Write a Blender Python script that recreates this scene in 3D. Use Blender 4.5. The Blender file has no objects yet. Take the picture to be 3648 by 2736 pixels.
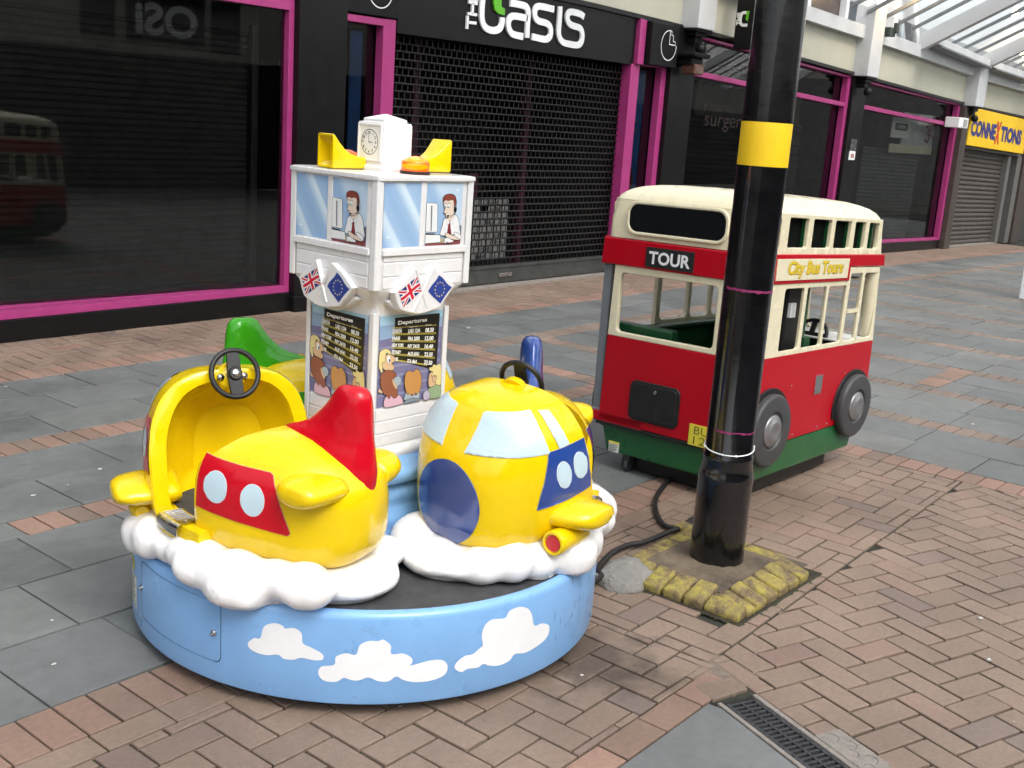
import bpy, bmesh, math, random
from mathutils import Vector, Matrix, noise
from mathutils.geometry import tessellate_polygon
R = math.radians
random.seed(7)
scene = bpy.context.scene
col = scene.collection

# ---------------------------------------------------------------- camera
cam_d = bpy.data.cameras.new("camera")
cam_d.lens = 38.9
cam_d.sensor_width = 36.0
cam_d.clip_start = 0.05
cam_d.clip_end = 400
cam = bpy.data.objects.new("camera", cam_d)
col.objects.link(cam)
_r = Vector((0.6341, -0.7703, 0.0671)); _d = Vector((-0.1378, -0.1986, -0.9703))
_r.normalize(); _d = (_d - _r * _d.dot(_r)).normalized(); _f = _r.cross(_d)
if _f.y < 0: _f = -_f
cam.matrix_world = Matrix(((_r.x, -_d.x, -_f.x, 0), (_r.y, -_d.y, -_f.y, 0), (_r.z, -_d.z, -_f.z, 1.55), (0, 0, 0, 1)))
scene.camera = cam

# ---------------------------------------------------------------- world, sun, exposure
SUN_EL, SUN_ROT = R(52), R(200)
w = bpy.data.worlds.new("World"); scene.world = w; w.use_nodes = True
nt = w.node_tree; bg = nt.nodes["Background"]
sky = nt.nodes.new("ShaderNodeTexSky"); sky.sky_type = 'NISHITA'; sky.sun_disc = False
sky.sun_elevation = SUN_EL; sky.sun_rotation = SUN_ROT; sky.dust_density = 6; sky.air_density = 1.0; sky.ozone_density = 1.0
hs = nt.nodes.new("ShaderNodeHueSaturation"); hs.inputs["Saturation"].default_value = 0.42
nt.links.new(sky.outputs[0], hs.inputs["Color"]); nt.links.new(hs.outputs[0], bg.inputs[0])
bg.inputs[1].default_value = 0.135
sd = bpy.data.lights.new("sun", 'SUN'); sd.energy = 1.25; sd.angle = R(28); sd.color = (1, 0.975, 0.94)
so = bpy.data.objects.new("sun", sd); col.objects.link(so)
_sv = Vector((math.sin(SUN_ROT) * math.cos(SUN_EL), math.cos(SUN_ROT) * math.cos(SUN_EL), math.sin(SUN_EL)))
so.rotation_euler = _sv.to_track_quat('Z', 'Y').to_euler(); so.location = (0, 0, 20)
vs = scene.view_settings
vs.view_transform = 'Standard'; vs.look = 'None'; vs.exposure = 1.25; vs.gamma = 1; vs.use_curve_mapping = False
scene.cycles.max_bounces = 10; scene.cycles.transparent_max_bounces = 12
scene.cycles.sample_clamp_indirect = 6

# ---------------------------------------------------------------- materials
MATS = {}
def P(name, color, rough=0.5, metal=0.0, coat=0.0, spec=0.5, nscale=0, namt=0.0, bump=0.0, bscale=60, emit=None, estr=0, alpha=1, rvar=0.0, trans=0, ior=1.45, fleck=0.0, fcol=(.12, .11, .10)):
    """procedural principled material, with noise-driven tone, roughness and bump"""
    if name in MATS: return MATS[name]
    m = bpy.data.materials.new(name); m.use_nodes = True; t = m.node_tree; b = t.nodes["Principled BSDF"]
    b.inputs["Base Color"].default_value = (*color, 1); b.inputs["Roughness"].default_value = rough
    b.inputs["Metallic"].default_value = metal; b.inputs["Coat Weight"].default_value = coat
    b.inputs["Coat Roughness"].default_value = 0.04; b.inputs["Specular IOR Level"].default_value = spec
    b.inputs["Transmission Weight"].default_value = trans; b.inputs["IOR"].default_value = ior
    tc = t.nodes.new("ShaderNodeTexCoord")
    if nscale:
        n = t.nodes.new("ShaderNodeTexNoise"); n.inputs["Scale"].default_value = nscale; n.inputs["Detail"].default_value = 6
        n.inputs["Roughness"].default_value = 0.65
        t.links.new(tc.outputs["Object"], n.inputs["Vector"])
        r = t.nodes.new("ShaderNodeValToRGB"); r.color_ramp.elements[0].position = 0.3; r.color_ramp.elements[1].position = 0.7
        r.color_ramp.elements[0].color = (*[c * (1 - namt) for c in color], 1)
        r.color_ramp.elements[1].color = (*[min(1, c * (1 + namt)) for c in color], 1)
        t.links.new(n.outputs["Fac"], r.inputs["Fac"]); t.links.new(r.outputs[0], b.inputs["Base Color"])
    if fleck:   # scuffs and dirt spots with shapes of their own
        nf = t.nodes.new("ShaderNodeTexNoise"); nf.inputs["Scale"].default_value = 38; nf.inputs["Detail"].default_value = 9; nf.inputs["Roughness"].default_value = 0.8
        ng = t.nodes.new("ShaderNodeTexNoise"); ng.inputs["Scale"].default_value = 5; ng.inputs["Detail"].default_value = 3
        mpg = t.nodes.new("ShaderNodeMapping"); mpg.inputs["Scale"].default_value = (1, 1, 2.2)
        t.links.new(tc.outputs["Object"], mpg.inputs[0]); t.links.new(mpg.outputs[0], nf.inputs["Vector"]); t.links.new(tc.outputs["Object"], ng.inputs["Vector"])
        ma = t.nodes.new("ShaderNodeMath"); ma.operation = 'ADD'; t.links.new(nf.outputs["Fac"], ma.inputs[0]); t.links.new(ng.outputs["Fac"], ma.inputs[1])
        mf = t.nodes.new("ShaderNodeMapRange"); mf.inputs[1].default_value = 1.20; mf.inputs[2].default_value = 1.36; mf.inputs[3].default_value = 0; mf.inputs[4].default_value = fleck
        t.links.new(ma.outputs[0], mf.inputs[0]); mxx = t.nodes.new("ShaderNodeMixRGB"); t.links.new(mf.outputs[0], mxx.inputs[0]); mxx.inputs[2].default_value = (*fcol, 1)
        src = b.inputs["Base Color"].links[0].from_socket; t.links.new(src, mxx.inputs[1]); t.links.new(mxx.outputs[0], b.inputs["Base Color"])
    if rvar:
        n3 = t.nodes.new("ShaderNodeTexNoise"); n3.inputs["Scale"].default_value = 9; n3.inputs["Detail"].default_value = 5
        t.links.new(tc.outputs["Object"], n3.inputs["Vector"])
        mr = t.nodes.new("ShaderNodeMapRange"); mr.inputs[1].default_value = 0.35; mr.inputs[2].default_value = 0.7
        mr.inputs[3].default_value = max(0, rough - rvar); mr.inputs[4].default_value = rough + rvar
        t.links.new(n3.outputs["Fac"], mr.inputs[0]); t.links.new(mr.outputs[0], b.inputs["Roughness"])
    if bump:
        n2 = t.nodes.new("ShaderNodeTexNoise"); n2.inputs["Scale"].default_value = bscale; n2.inputs["Detail"].default_value = 5
        t.links.new(tc.outputs["Object"], n2.inputs["Vector"])
        bp = t.nodes.new("ShaderNodeBump"); bp.inputs["Strength"].default_value = bump; bp.inputs["Distance"].default_value = 0.01
        t.links.new(n2.outputs["Fac"], bp.inputs["Height"]); t.links.new(bp.outputs[0], b.inputs["Normal"])
    if emit:
        b.inputs["Emission Color"].default_value = (*emit, 1); b.inputs["Emission Strength"].default_value = estr
    MATS[name] = m
    return m

def island_mat(name, cols, rough, nscale, namt, bump, stain=0.0, bscale=180, pit=0.0):
    """paving: each loose brick or slab picks its tone from a ramp, plus grain, blotches and pits"""
    m = bpy.data.materials.new(name); m.use_nodes = True; t = m.node_tree; b = t.nodes["Principled BSDF"]
    g = t.nodes.new("ShaderNodeNewGeometry"); tc = t.nodes.new("ShaderNodeTexCoord")
    r = t.nodes.new("ShaderNodeValToRGB"); cr = r.color_ramp
    for i, (p, c) in enumerate(cols):
        e = cr.elements[i] if i < 2 else cr.elements.new(p)
        e.position = p; e.color = (*c, 1)
    t.links.new(g.outputs["Random Per Island"], r.inputs["Fac"])
    n = t.nodes.new("ShaderNodeTexNoise"); n.inputs["Scale"].default_value = nscale; n.inputs["Detail"].default_value = 8; n.inputs["Roughness"].default_value = 0.7
    t.links.new(tc.outputs["Object"], n.inputs["Vector"])
    mr = t.nodes.new("ShaderNodeMapRange"); mr.inputs[1].default_value = 0.3; mr.inputs[2].default_value = 0.7; mr.inputs[3].default_value = 1 - namt; mr.inputs[4].default_value = 1 + namt
    t.links.new(n.outputs["Fac"], mr.inputs[0])
    n2 = t.nodes.new("ShaderNodeTexNoise"); n2.inputs["Scale"].default_value = 1.7; n2.inputs["Detail"].default_value = 7; n2.inputs["Roughness"].default_value = 0.6
    t.links.new(tc.outputs["Object"], n2.inputs["Vector"])
    mr2 = t.nodes.new("ShaderNodeMapRange"); mr2.inputs[1].default_value = 0.35; mr2.inputs[2].default_value = 0.65; mr2.inputs[3].default_value = 1 - stain; mr2.inputs[4].default_value = 1 + stain * 0.5
    t.links.new(n2.outputs["Fac"], mr2.inputs[0])
    mu = t.nodes.new("ShaderNodeMath"); mu.operation = 'MULTIPLY'; t.links.new(mr.outputs[0], mu.inputs[0]); t.links.new(mr2.outputs[0], mu.inputs[1])
    last = mu
    if pit:
        v = t.nodes.new("ShaderNodeTexVoronoi"); v.inputs["Scale"].default_value = 190; t.links.new(tc.outputs["Object"], v.inputs["Vector"])
        n4 = t.nodes.new("ShaderNodeTexNoise"); n4.inputs["Scale"].default_value = 30; t.links.new(tc.outputs["Object"], n4.inputs["Vector"])
        ad = t.nodes.new("ShaderNodeMath"); ad.operation = 'ADD'; t.links.new(v.outputs["Distance"], ad.inputs[0]); t.links.new(n4.outputs["Fac"], ad.inputs[1])
        mr3 = t.nodes.new("ShaderNodeMapRange"); mr3.inputs[1].default_value = 0.52; mr3.inputs[2].default_value = 0.62; mr3.inputs[3].default_value = 1 - pit; mr3.inputs[4].default_value = 1
        t.links.new(ad.outputs[0], mr3.inputs[0])
        mu2 = t.nodes.new("ShaderNodeMath"); mu2.operation = 'MULTIPLY'; t.links.new(mu.outputs[0], mu2.inputs[0]); t.links.new(mr3.outputs[0], mu2.inputs[1]); last = mu2
    vm = t.nodes.new("ShaderNodeVectorMath"); vm.operation = 'SCALE'
    t.links.new(r.outputs[0], vm.inputs[0]); t.links.new(last.outputs[0], vm.inputs["Scale"]); t.links.new(vm.outputs[0], b.inputs["Base Color"])
    if name == "buff_brick":   # darker patch with a noisy edge on the bricks beside the ride
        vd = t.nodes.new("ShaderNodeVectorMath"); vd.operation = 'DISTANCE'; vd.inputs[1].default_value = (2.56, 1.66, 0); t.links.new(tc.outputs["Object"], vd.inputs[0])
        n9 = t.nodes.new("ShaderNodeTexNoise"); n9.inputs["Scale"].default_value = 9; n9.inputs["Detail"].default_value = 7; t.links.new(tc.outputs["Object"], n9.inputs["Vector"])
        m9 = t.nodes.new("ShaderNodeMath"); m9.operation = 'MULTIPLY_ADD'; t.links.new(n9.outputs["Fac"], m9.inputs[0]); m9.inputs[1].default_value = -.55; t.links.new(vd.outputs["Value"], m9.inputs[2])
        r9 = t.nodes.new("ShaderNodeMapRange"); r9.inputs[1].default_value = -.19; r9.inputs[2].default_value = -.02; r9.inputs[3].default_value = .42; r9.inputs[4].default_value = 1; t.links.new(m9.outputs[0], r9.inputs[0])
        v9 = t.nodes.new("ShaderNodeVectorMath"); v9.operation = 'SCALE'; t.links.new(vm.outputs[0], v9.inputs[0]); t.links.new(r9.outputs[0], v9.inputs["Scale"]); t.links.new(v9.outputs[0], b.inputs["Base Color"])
    mr5 = t.nodes.new("ShaderNodeMapRange"); mr5.inputs[1].default_value = 0.35; mr5.inputs[2].default_value = 0.65; mr5.inputs[3].default_value = rough - 0.14; mr5.inputs[4].default_value = rough + 0.1
    t.links.new(n2.outputs["Fac"], mr5.inputs[0]); t.links.new(mr5.outputs[0], b.inputs["Roughness"])
    n3 = t.nodes.new("ShaderNodeTexNoise"); n3.inputs["Scale"].default_value = bscale; n3.inputs["Detail"].default_value = 4
    t.links.new(tc.outputs["Object"], n3.inputs["Vector"])
    bp = t.nodes.new("ShaderNodeBump"); bp.inputs["Strength"].default_value = bump; bp.inputs["Distance"].default_value = 0.004
    t.links.new(n3.outputs["Fac"], bp.inputs["Height"]); t.links.new(bp.outputs[0], b.inputs["Normal"])
    MATS[name] = m
    return m

YEL = P("yellow_gelcoat", (0.78, 0.54, 0.002), 0.3, spec=.2, coat=0.65, nscale=3, namt=0.04, rvar=0.07, bump=0.02, bscale=14, fleck=.30, fcol=(.35, .24, .02))
RED = P("red_gelcoat", (0.52, 0.003, 0.014), 0.3, spec=.2, coat=0.55, nscale=4, namt=0.05, rvar=0.06, bump=0.02, bscale=14)
BLU = P("blue_gelcoat", (0.02, 0.06, 0.27), 0.2, spec=.4, coat=1.0, nscale=4, namt=0.06, rvar=0.05)
GRN = P("green_gelcoat", (0.035, 0.30, 0.006), 0.25, spec=.35, coat=0.5, nscale=4, namt=0.05, rvar=0.06, bump=0.02, bscale=14)
PALE = P("pale_blue_decal", (0.50, 0.64, 0.72), 0.25, coat=0.4, nscale=5, namt=0.03)
EDGEW = P("white_decal_edge", (0.8, 0.82, 0.82), 0.35, nscale=20, namt=0.03)
WHT = P("white_gelcoat", (0.70, 0.69, 0.70), 0.3, coat=0.5, nscale=4, namt=0.035, rvar=0.07, bump=0.02, bscale=10, fleck=.22, fcol=(.36, .35, .33))
CLD = P("white_cloud_gelcoat", (0.84, 0.825, 0.835), 0.3, coat=0.4, nscale=7, namt=0.05, rvar=0.10, bump=0.03, bscale=20, fleck=.30, fcol=(.38, .37, .36))
SKYB = P("sky_blue_gelcoat", (0.20, 0.395, 0.70), 0.38, coat=0.2, nscale=4, namt=0.08, rvar=0.12, bump=0.03, bscale=30, fleck=.40, fcol=(.12, .17, .24))
BLK = P("black_rubber", (0.012, 0.012, 0.013), 0.45, nscale=30, namt=0.3, bump=0.06, bscale=120)
DECK = P("anti_slip_deck", (0.055, 0.055, 0.06), 0.75, nscale=25, namt=0.25, bump=0.5, bscale=500)
STEEL = P("brushed_steel", (0.55, 0.55, 0.55), 0.25, metal=1, nscale=40, namt=0.12, rvar=0.1)
BPOLE = P("black_gloss_paint", (0.006, 0.006, 0.007), 0.16, coat=0.5, nscale=12, namt=0.4, rvar=0.08, bump=0.10, bscale=28)
BPLAIN = P("flat_black", (0.005, 0.005, 0.006), 0.5, spec=.3, nscale=10, namt=0.3, bump=0.05)
BTILE = P("black_shop_cladding", (0.006, 0.0055, 0.006), 0.32, spec=.3, nscale=5, namt=0.3, rvar=0.04, bump=0.03, bscale=9)
MAG = P("magenta_frame_paint", (0.33, 0.035, 0.16), 0.4, coat=0.15, nscale=8, namt=0.08, rvar=0.1, bump=0.03)
CREAM = P("cream_render", (0.40, 0.39, 0.32), 0.8, nscale=2.2, namt=0.07, bump=0.2, bscale=150)
WSTEEL = P("white_painted_steel", (0.50, 0.51, 0.52), 0.4, nscale=3, namt=0.06, rvar=0.1)
GSTEEL = P("grey_glazing_bar", (0.16, 0.17, 0.18), 0.45, nscale=8, namt=0.15)
SHUT = P("dark_shutter_slats", (0.050, 0.052, 0.049), 0.6, spec=.3, metal=0.1, nscale=9, namt=0.35, bump=0.05, rvar=0.1)
TUBE = P("grille_tube_metal", (0.05, 0.047, 0.044), 0.30, metal=0.9, nscale=20, namt=0.35)
INT = P("dark_shop_interior", (0.012, 0.012, 0.013), 0.8, nscale=3, namt=0.5)
YPAINT = P("yellow_band_paint", (0.80, 0.52, 0.012), 0.45, nscale=8, namt=0.05, bump=0.04, bscale=40)

def glass_mat(name, tint, tr, rough=0.03, wavy=0.0):
    m = bpy.data.materials.new(name); m.use_nodes = True; t = m.node_tree; t.nodes.clear()
    o = t.nodes.new("ShaderNodeOutputMaterial"); mx = t.nodes.new("ShaderNodeMixShader"); fr = t.nodes.new("ShaderNodeFresnel"); fr.inputs[0].default_value = 1.72
    tp = t.nodes.new("ShaderNodeBsdfTransparent"); tp.inputs[0].default_value = (*[c * tr for c in tint], 1)
    gl = t.nodes.new("ShaderNodeBsdfGlossy"); gl.inputs["Roughness"].default_value = rough
    if wavy:
        tc = t.nodes.new("ShaderNodeTexCoord"); n = t.nodes.new("ShaderNodeTexNoise"); n.inputs["Scale"].default_value = 1.2
        t.links.new(tc.outputs["Object"], n.inputs["Vector"])
        bp = t.nodes.new("ShaderNodeBump"); bp.inputs["Strength"].default_value = wavy; bp.inputs["Distance"].default_value = 0.02
        t.links.new(n.outputs["Fac"], bp.inputs["Height"]); t.links.new(bp.outputs[0], gl.inputs["Normal"])
    t.links.new(fr.outputs[0], mx.inputs[0]); t.links.new(tp.outputs[0], mx.inputs[1]); t.links.new(gl.outputs[0], mx.inputs[2]); t.links.new(mx.outputs[0], o.inputs[0])
    MATS[name] = m; return m
GLASS = glass_mat("shop_window_glass", (0.9, 0.93, 0.92), 0.75, 0.012, 0.03)
m = bpy.data.materials.new("roof_glazing"); m.use_nodes = True; t = m.node_tree; t.nodes.clear()
o_ = t.nodes.new("ShaderNodeOutputMaterial"); mx = t.nodes.new("ShaderNodeMixShader"); mx.inputs[0].default_value = 0.3
tp = t.nodes.new("ShaderNodeBsdfTransparent"); tp.inputs[0].default_value = (0.95, 0.98, 0.98, 1)
tl = t.nodes.new("ShaderNodeBsdfTranslucent"); tl.inputs[0].default_value = (0.85, 0.88, 0.88, 1)
tcn = t.nodes.new("ShaderNodeTexCoord"); nn = t.nodes.new("ShaderNodeTexNoise"); nn.inputs["Scale"].default_value = 1.5; nn.inputs["Detail"].default_value = 6
t.links.new(tcn.outputs["Object"], nn.inputs["Vector"]); mrn = t.nodes.new("ShaderNodeMapRange"); mrn.inputs[3].default_value = 0.15; mrn.inputs[4].default_value = 0.5
t.links.new(nn.outputs["Fac"], mrn.inputs[0]); t.links.new(mrn.outputs[0], mx.inputs[0])
t.links.new(tp.outputs[0], mx.inputs[1]); t.links.new(tl.outputs[0], mx.inputs[2]); t.links.new(mx.outputs[0], o_.inputs[0])
ROOFG = m

# ---------------------------------------------------------------- helpers
def tag(o, label=None, cat=None, group=None, kind=None):
    if label: o["label"] = label
    if cat: o["category"] = cat
    if group: o["group"] = group
    if kind: o["kind"] = kind
    return o
def thing(name, loc, label, cat, group=None, rz=0.0):
    o = bpy.data.objects.new(name, None); col.objects.link(o); o.location = loc; o.rotation_euler = (0, 0, rz)
    o.empty_display_size = 0.2
    return tag(o, label, cat, group)
class MB:
    """mesh builder: everything added ends up as one mesh object"""
    def __init__(s, *mats): s.bm = bmesh.new(); s.mats = list(mats); s.mi = 0
    def m(s, mat):
        if mat not in s.mats: s.mats.append(mat)
        s.mi = s.mats.index(mat); return s
    def face(s, vs):
        try:
            f = s.bm.faces.new(vs); f.material_index = s.mi; return f
        except ValueError: return None
    def poly(s, pts): return s.face([s.bm.verts.new(p) for p in pts])
    def hexa(s, p):  # 8 pts: bottom 4 ccw, top 4
        v = [s.bm.verts.new(q) for q in p]
        for f in ((3, 2, 1, 0), (4, 5, 6, 7), (0, 1, 5, 4), (1, 2, 6, 5), (2, 3, 7, 6), (3, 0, 4, 7)): s.face([v[i] for i in f])
    def box(s, a, b, M=None):
        x0, y0, z0 = a; x1, y1, z1 = b
        p = [Vector(q) for q in ((x0, y0, z0), (x1, y0, z0), (x1, y1, z0), (x0, y1, z0), (x0, y0, z1), (x1, y0, z1), (x1, y1, z1), (x0, y1, z1))]
        if M: p = [M @ q for q in p]
        s.hexa(p)
    def sbox(s, x0, x1, zb, zt, y0, y1):  # facade box sheared in z: zb=(at x0, at x1)
        s.hexa([(x0, y0, zb[0]), (x1, y0, zb[1]), (x1, y1, zb[1]), (x0, y1, zb[0]), (x0, y0, zt[0]), (x1, y0, zt[1]), (x1, y1, zt[1]), (x0, y1, zt[0])])
    def loft(s, rings, cap0=True, cap1=True, closed=True):
        V = [[s.bm.verts.new(p) for p in r] for r in rings]; n = len(rings[0])
        for a, b in zip(V, V[1:]):
            for i in range(n if closed else n - 1): s.face([a[i], a[(i + 1) % n], b[(i + 1) % n], b[i]])
        if cap0: s.face(V[0][::-1])
        if cap1: s.face(V[-1])
        return V
    def lathe(s, prof, c=(0, 0, 0), seg=48, M=None, a0=0, a1=2 * math.pi):
        rings = []
        for r, z in prof:
            ring = []
            for i in range(seg):
                a = a0 + (a1 - a0) * i / seg
                q = Vector((r * math.cos(a), r * math.sin(a), z))
                if M: q = M @ q
                ring.append(q + Vector(c))
            rings.append(ring)
        s.loft(rings, prof[0][0] > 1e-5, prof[-1][0] > 1e-5)
    def tube(s, path, r, seg=10, rr=None, cap=True):
        path = [Vector(p) for p in path]; rings = []; up = Vector((0, 0, 1))
        for i, p in enumerate(path):
            d = (path[min(i + 1, len(path) - 1)] - path[max(i - 1, 0)]).normalized()
            u = up if abs(d.dot(up)) < 0.95 else Vector((1, 0, 0))
            a = d.cross(u).normalized(); b = a.cross(d)
            rad = rr[i] if rr else r
            rings.append([p + (a * math.cos(2 * math.pi * k / seg) + b * math.sin(2 * math.pi * k / seg)) * rad for k in range(seg)])
        s.loft(rings, cap, cap)
    def torus(s, M, Rr, r, n=48, k=12):
        V = []
        for i in range(n):
            a = 2 * math.pi * i / n; row = []
            for j in range(k):
                b = 2 * math.pi * j / k
                row.append(s.bm.verts.new(M @ Vector(((Rr + r * math.cos(b)) * math.cos(a), (Rr + r * math.cos(b)) * math.sin(a), r * math.sin(b)))))
            V.append(row)
        for i in range(n):
            for j in range(k): s.face([V[i][j], V[(i + 1) % n][j], V[(i + 1) % n][(j + 1) % k], V[i][(j + 1) % k]])
    def ell(s, c, r, M=None, n=24, k=14):
        rings = []
        for j in range(k + 1):
            p = -math.pi / 2 + math.pi * j / k
            ring = []
            for i in range(n):
                a = 2 * math.pi * i / n
                q = Vector((r[0] * math.cos(p) * math.cos(a), r[1] * math.cos(p) * math.sin(a), r[2] * math.sin(p)))
                if M: q = M @ q
                ring.append(q + Vector(c))
            rings.append(ring)
        s.loft(rings, True, True)
    def mesh(s, me, M):
        tmp = bmesh.new(); tmp.from_mesh(me); bmesh.ops.transform(tmp, matrix=M, verts=tmp.verts)
        vm = {v: s.bm.verts.new(v.co) for v in tmp.verts}
        for f in tmp.faces: s.face([vm[v] for v in f.verts])
        tmp.free()
    def fill(s, outer, fn, holes=(), cut=0, quad=False):
        """flat polygon (2D) filled, optionally subdivided to edge length cut, mapped through fn"""
        tmp = bmesh.new(); loops = [list(outer)] + [list(h) for h in holes]
        flat = [Vector((p[0], p[1], 0)) for l in loops for p in l]
        vs = [tmp.verts.new(p) for p in flat]
        for tr in tessellate_polygon([[Vector((p[0], p[1], 0)) for p in l] for l in loops]):
            try: tmp.faces.new([vs[i] for i in tr])
            except ValueError: pass
        if cut:
            for _ in range(7):
                es = [e for e in tmp.edges if e.calc_length() > cut]
                if not es: break
                bmesh.ops.subdivide_edges(tmp, edges=es, cuts=1); bmesh.ops.triangulate(tmp, faces=tmp.faces)
        area = sum(f.normal.z * f.calc_area() for f in tmp.faces) if not tmp.normal_update() else 0
        vm = {v: s.bm.verts.new(fn(v.co.x, v.co.y)) for v in tmp.verts}
        for f in tmp.faces:
            vv = [vm[v] for v in f.verts]
            f2 = s.face(vv if f.normal.z > 0 else vv[::-1])
        tmp.free()
    def done(s, name, parent=None, smooth=None, bevel=0, seg=2, recalc=True, weld=0, loc=None, M=None):
        if weld: bmesh.ops.remove_doubles(s.bm, verts=s.bm.verts, dist=weld)
        if recalc: bmesh.ops.recalc_face_normals(s.bm, faces=s.bm.faces)
        if M is not None: bmesh.ops.transform(s.bm, matrix=M, verts=s.bm.verts)
        me = bpy.data.meshes.new(name); s.bm.to_mesh(me); s.bm.free()
        for mt in s.mats: me.materials.append(mt)
        o = bpy.data.objects.new(name, me); col.objects.link(o)
        if parent is not None:
            o.parent = parent
            if loc is None: # mesh given in world coordinates
                top = parent
                Mw = Matrix.Identity(4); chain = []
                while top is not None: chain.append(top); top = top.parent
                for q in reversed(chain): Mw = Mw @ q.matrix_parent_inverse @ Matrix.LocRotScale(q.location, q.rotation_euler, q.scale)
                o.matrix_parent_inverse = Mw.inverted()
        if bevel:
            b = o.modifiers.new("bevel", 'BEVEL'); b.width = bevel; b.segments = seg; b.limit_method = 'ANGLE'; b.angle_limit = R(40)
        if smooth is not None:
            for p in me.polygons: p.use_smooth = True
            if smooth < 180: 
                md = o.modifiers.new("ang", 'NODES') if False else None
                me.set_sharp_from_angle(angle=R(smooth))
        return o
LOCAL = "local"
def curve_mesh(splines, extrude, bevel=0.0, res=2):
    cu = bpy.data.curves.new("tmp", 'CURVE'); cu.dimensions = '2D'; cu.fill_mode = 'BOTH'; cu.extrude = max(extrude / 2 - bevel, 0); cu.bevel_depth = bevel; cu.bevel_resolution = res
    cu.offset = -bevel
    for pts in splines:
        sp = cu.splines.new('POLY'); sp.points.add(len(pts) - 1)
        for i, p in enumerate(pts): sp.points[i].co = (p[0], p[1], 0, 1)
        sp.use_cyclic_u = True
    return _cm(cu)
def _cm(cu):
    ob = bpy.data.objects.new("tmp", cu); col.objects.link(ob)
    dg = bpy.context.evaluated_depsgraph_get(); me = bpy.data.meshes.new_from_object(ob.evaluated_get(dg))
    bpy.data.objects.remove(ob); bpy.data.curves.remove(cu)
    return me
def text_mesh(txt, h, width=None, extrude=0.0, bold=0.0, shear=0.0, align='CENTER', bev=0.0, sp=1.0):
    cu = bpy.data.curves.new("tmp", 'FONT'); cu.body = txt; cu.size = 1; cu.extrude = 0; cu.offset = bold; cu.shear = shear; cu.align_x = 'CENTER'
    cu.space_character = sp; cu.resolution_u = 3
    if extrude: cu.extrude = extrude / 2 / h * 0.7
    me = _cm(cu)
    if not me.vertices: return me
    xs = [v.co.x for v in me.vertices]; ys = [v.co.y for v in me.vertices]
    x0, x1, y0, y1 = min(xs), max(xs), min(ys), max(ys)
    sy = h / (y1 - y0); sx = sy if width is None else width / (x1 - x0)
    ax = (x0 + x1) / 2 if align == 'CENTER' else (x0 if align == 'LEFT' else x1)
    for v in me.vertices: v.co = ((v.co.x - ax) * sx, (v.co.y - (y0 + y1) / 2) * sy, v.co.z * (sy if extrude else 1))
    return me
def FR(o, u, v):
    """frame matrix: local x->u, y->v, z->u x v"""
    u = Vector(u).normalized(); v = Vector(v).normalized(); n = u.cross(v)
    return Matrix(((u.x, v.x, n.x, o[0]), (u.y, v.y, n.y, o[1]), (u.z, v.z, n.z, o[2]), (0, 0, 0, 1)))
def T(x, y, z): return Matrix.Translation((x, y, z))
def rrect(x0, y0, x1, y1, r, n=5):
    out = []
    for cx, cy, a0 in ((x1 - r, y0 + r, -90), (x1 - r, y1 - r, 0), (x0 + r, y1 - r, 90), (x0 + r, y0 + r, 180)):
        for i in range(n + 1):
            a = R(a0 + 90 * i / n); out.append((cx + r * math.cos(a), cy + r * math.sin(a)))
    return out
def circ(x, y, r, n=28, ry=None): return [(x + r * math.cos(2 * math.pi * i / n), y + (ry or r) * math.sin(2 * math.pi * i / n)) for i in range(n)]
def smooth_loop(p, k=4, closed=True):
    out = []; n = len(p)
    for i in range(n if closed else n - 1):
        g = lambda j: p[j % n] if closed else p[min(max(j, 0), n - 1)]
        a, b, c, d = g(i - 1), g(i), g(i + 1), g(i + 2)
        for j in range(k):
            t = j / k
            out.append(tuple(0.5 * ((2 * b[q]) + (-a[q] + c[q]) * t + (2 * a[q] - 5 * b[q] + 4 * c[q] - d[q]) * t * t + (-a[q] + 3 * b[q] - 3 * c[q] + d[q]) * t ** 3) for q in range(len(b))))
    if not closed: out.append(tuple(p[-1]))
    return out
def lin(tab, x):
    if x <= tab[0][0]: return tab[0][1]
    for (a, b), (c, d) in zip(tab, tab[1:]):
        if x <= c: return b + (d - b) * (x - a) / (c - a)
    return tab[-1][1]
def stroke(pts, w, taper=None):
    """ribbon polygon round a 2D polyline"""
    L, Rr = [], []
    for i, p in enumerate(pts):
        a = Vector(pts[max(i - 1, 0)]); b = Vector(pts[min(i + 1, len(pts) - 1)]); d = (b - a).normalized(); n = Vector((-d.y, d.x))
        ww = w / 2 * (taper[i] if taper else 1)
        L.append(tuple(Vector(p) + n * ww)); Rr.append(tuple(Vector(p) - n * ww))
    return L + Rr[::-1]
def gz(x): return -0.018 * max(0.0, x - 10)
# ---------------------------------------------------------------- ground and paving
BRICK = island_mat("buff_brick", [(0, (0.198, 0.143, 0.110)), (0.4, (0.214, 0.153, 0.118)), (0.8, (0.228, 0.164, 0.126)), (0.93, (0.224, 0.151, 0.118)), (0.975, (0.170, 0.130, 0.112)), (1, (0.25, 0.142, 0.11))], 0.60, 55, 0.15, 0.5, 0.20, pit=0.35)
BRICKP = island_mat("pinkish_brick", [(0, (0.20, 0.132, 0.10)), (0.4, (0.25, 0.155, 0.118)), (0.8, (0.27, 0.165, 0.125)), (1, (0.17, 0.125, 0.10))], 0.72, 55, 0.16, 0.5, 0.2, pit=0.35)
SLATE = island_mat("grey_slate_slab", [(0, (0.112, 0.120, 0.118)), (0.4, (0.132, 0.139, 0.137)), (0.75, (0.148, 0.152, 0.147)), (1, (0.124, 0.128, 0.132))], 0.6, 14, 0.14, 0.45, 0.22, bscale=60)
JOINT = P("dark_joint_sand", (0.026, 0.026, 0.019), 0.95, nscale=14, namt=0.6, bump=0.4, bscale=200)
b = MB(JOINT)
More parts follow.
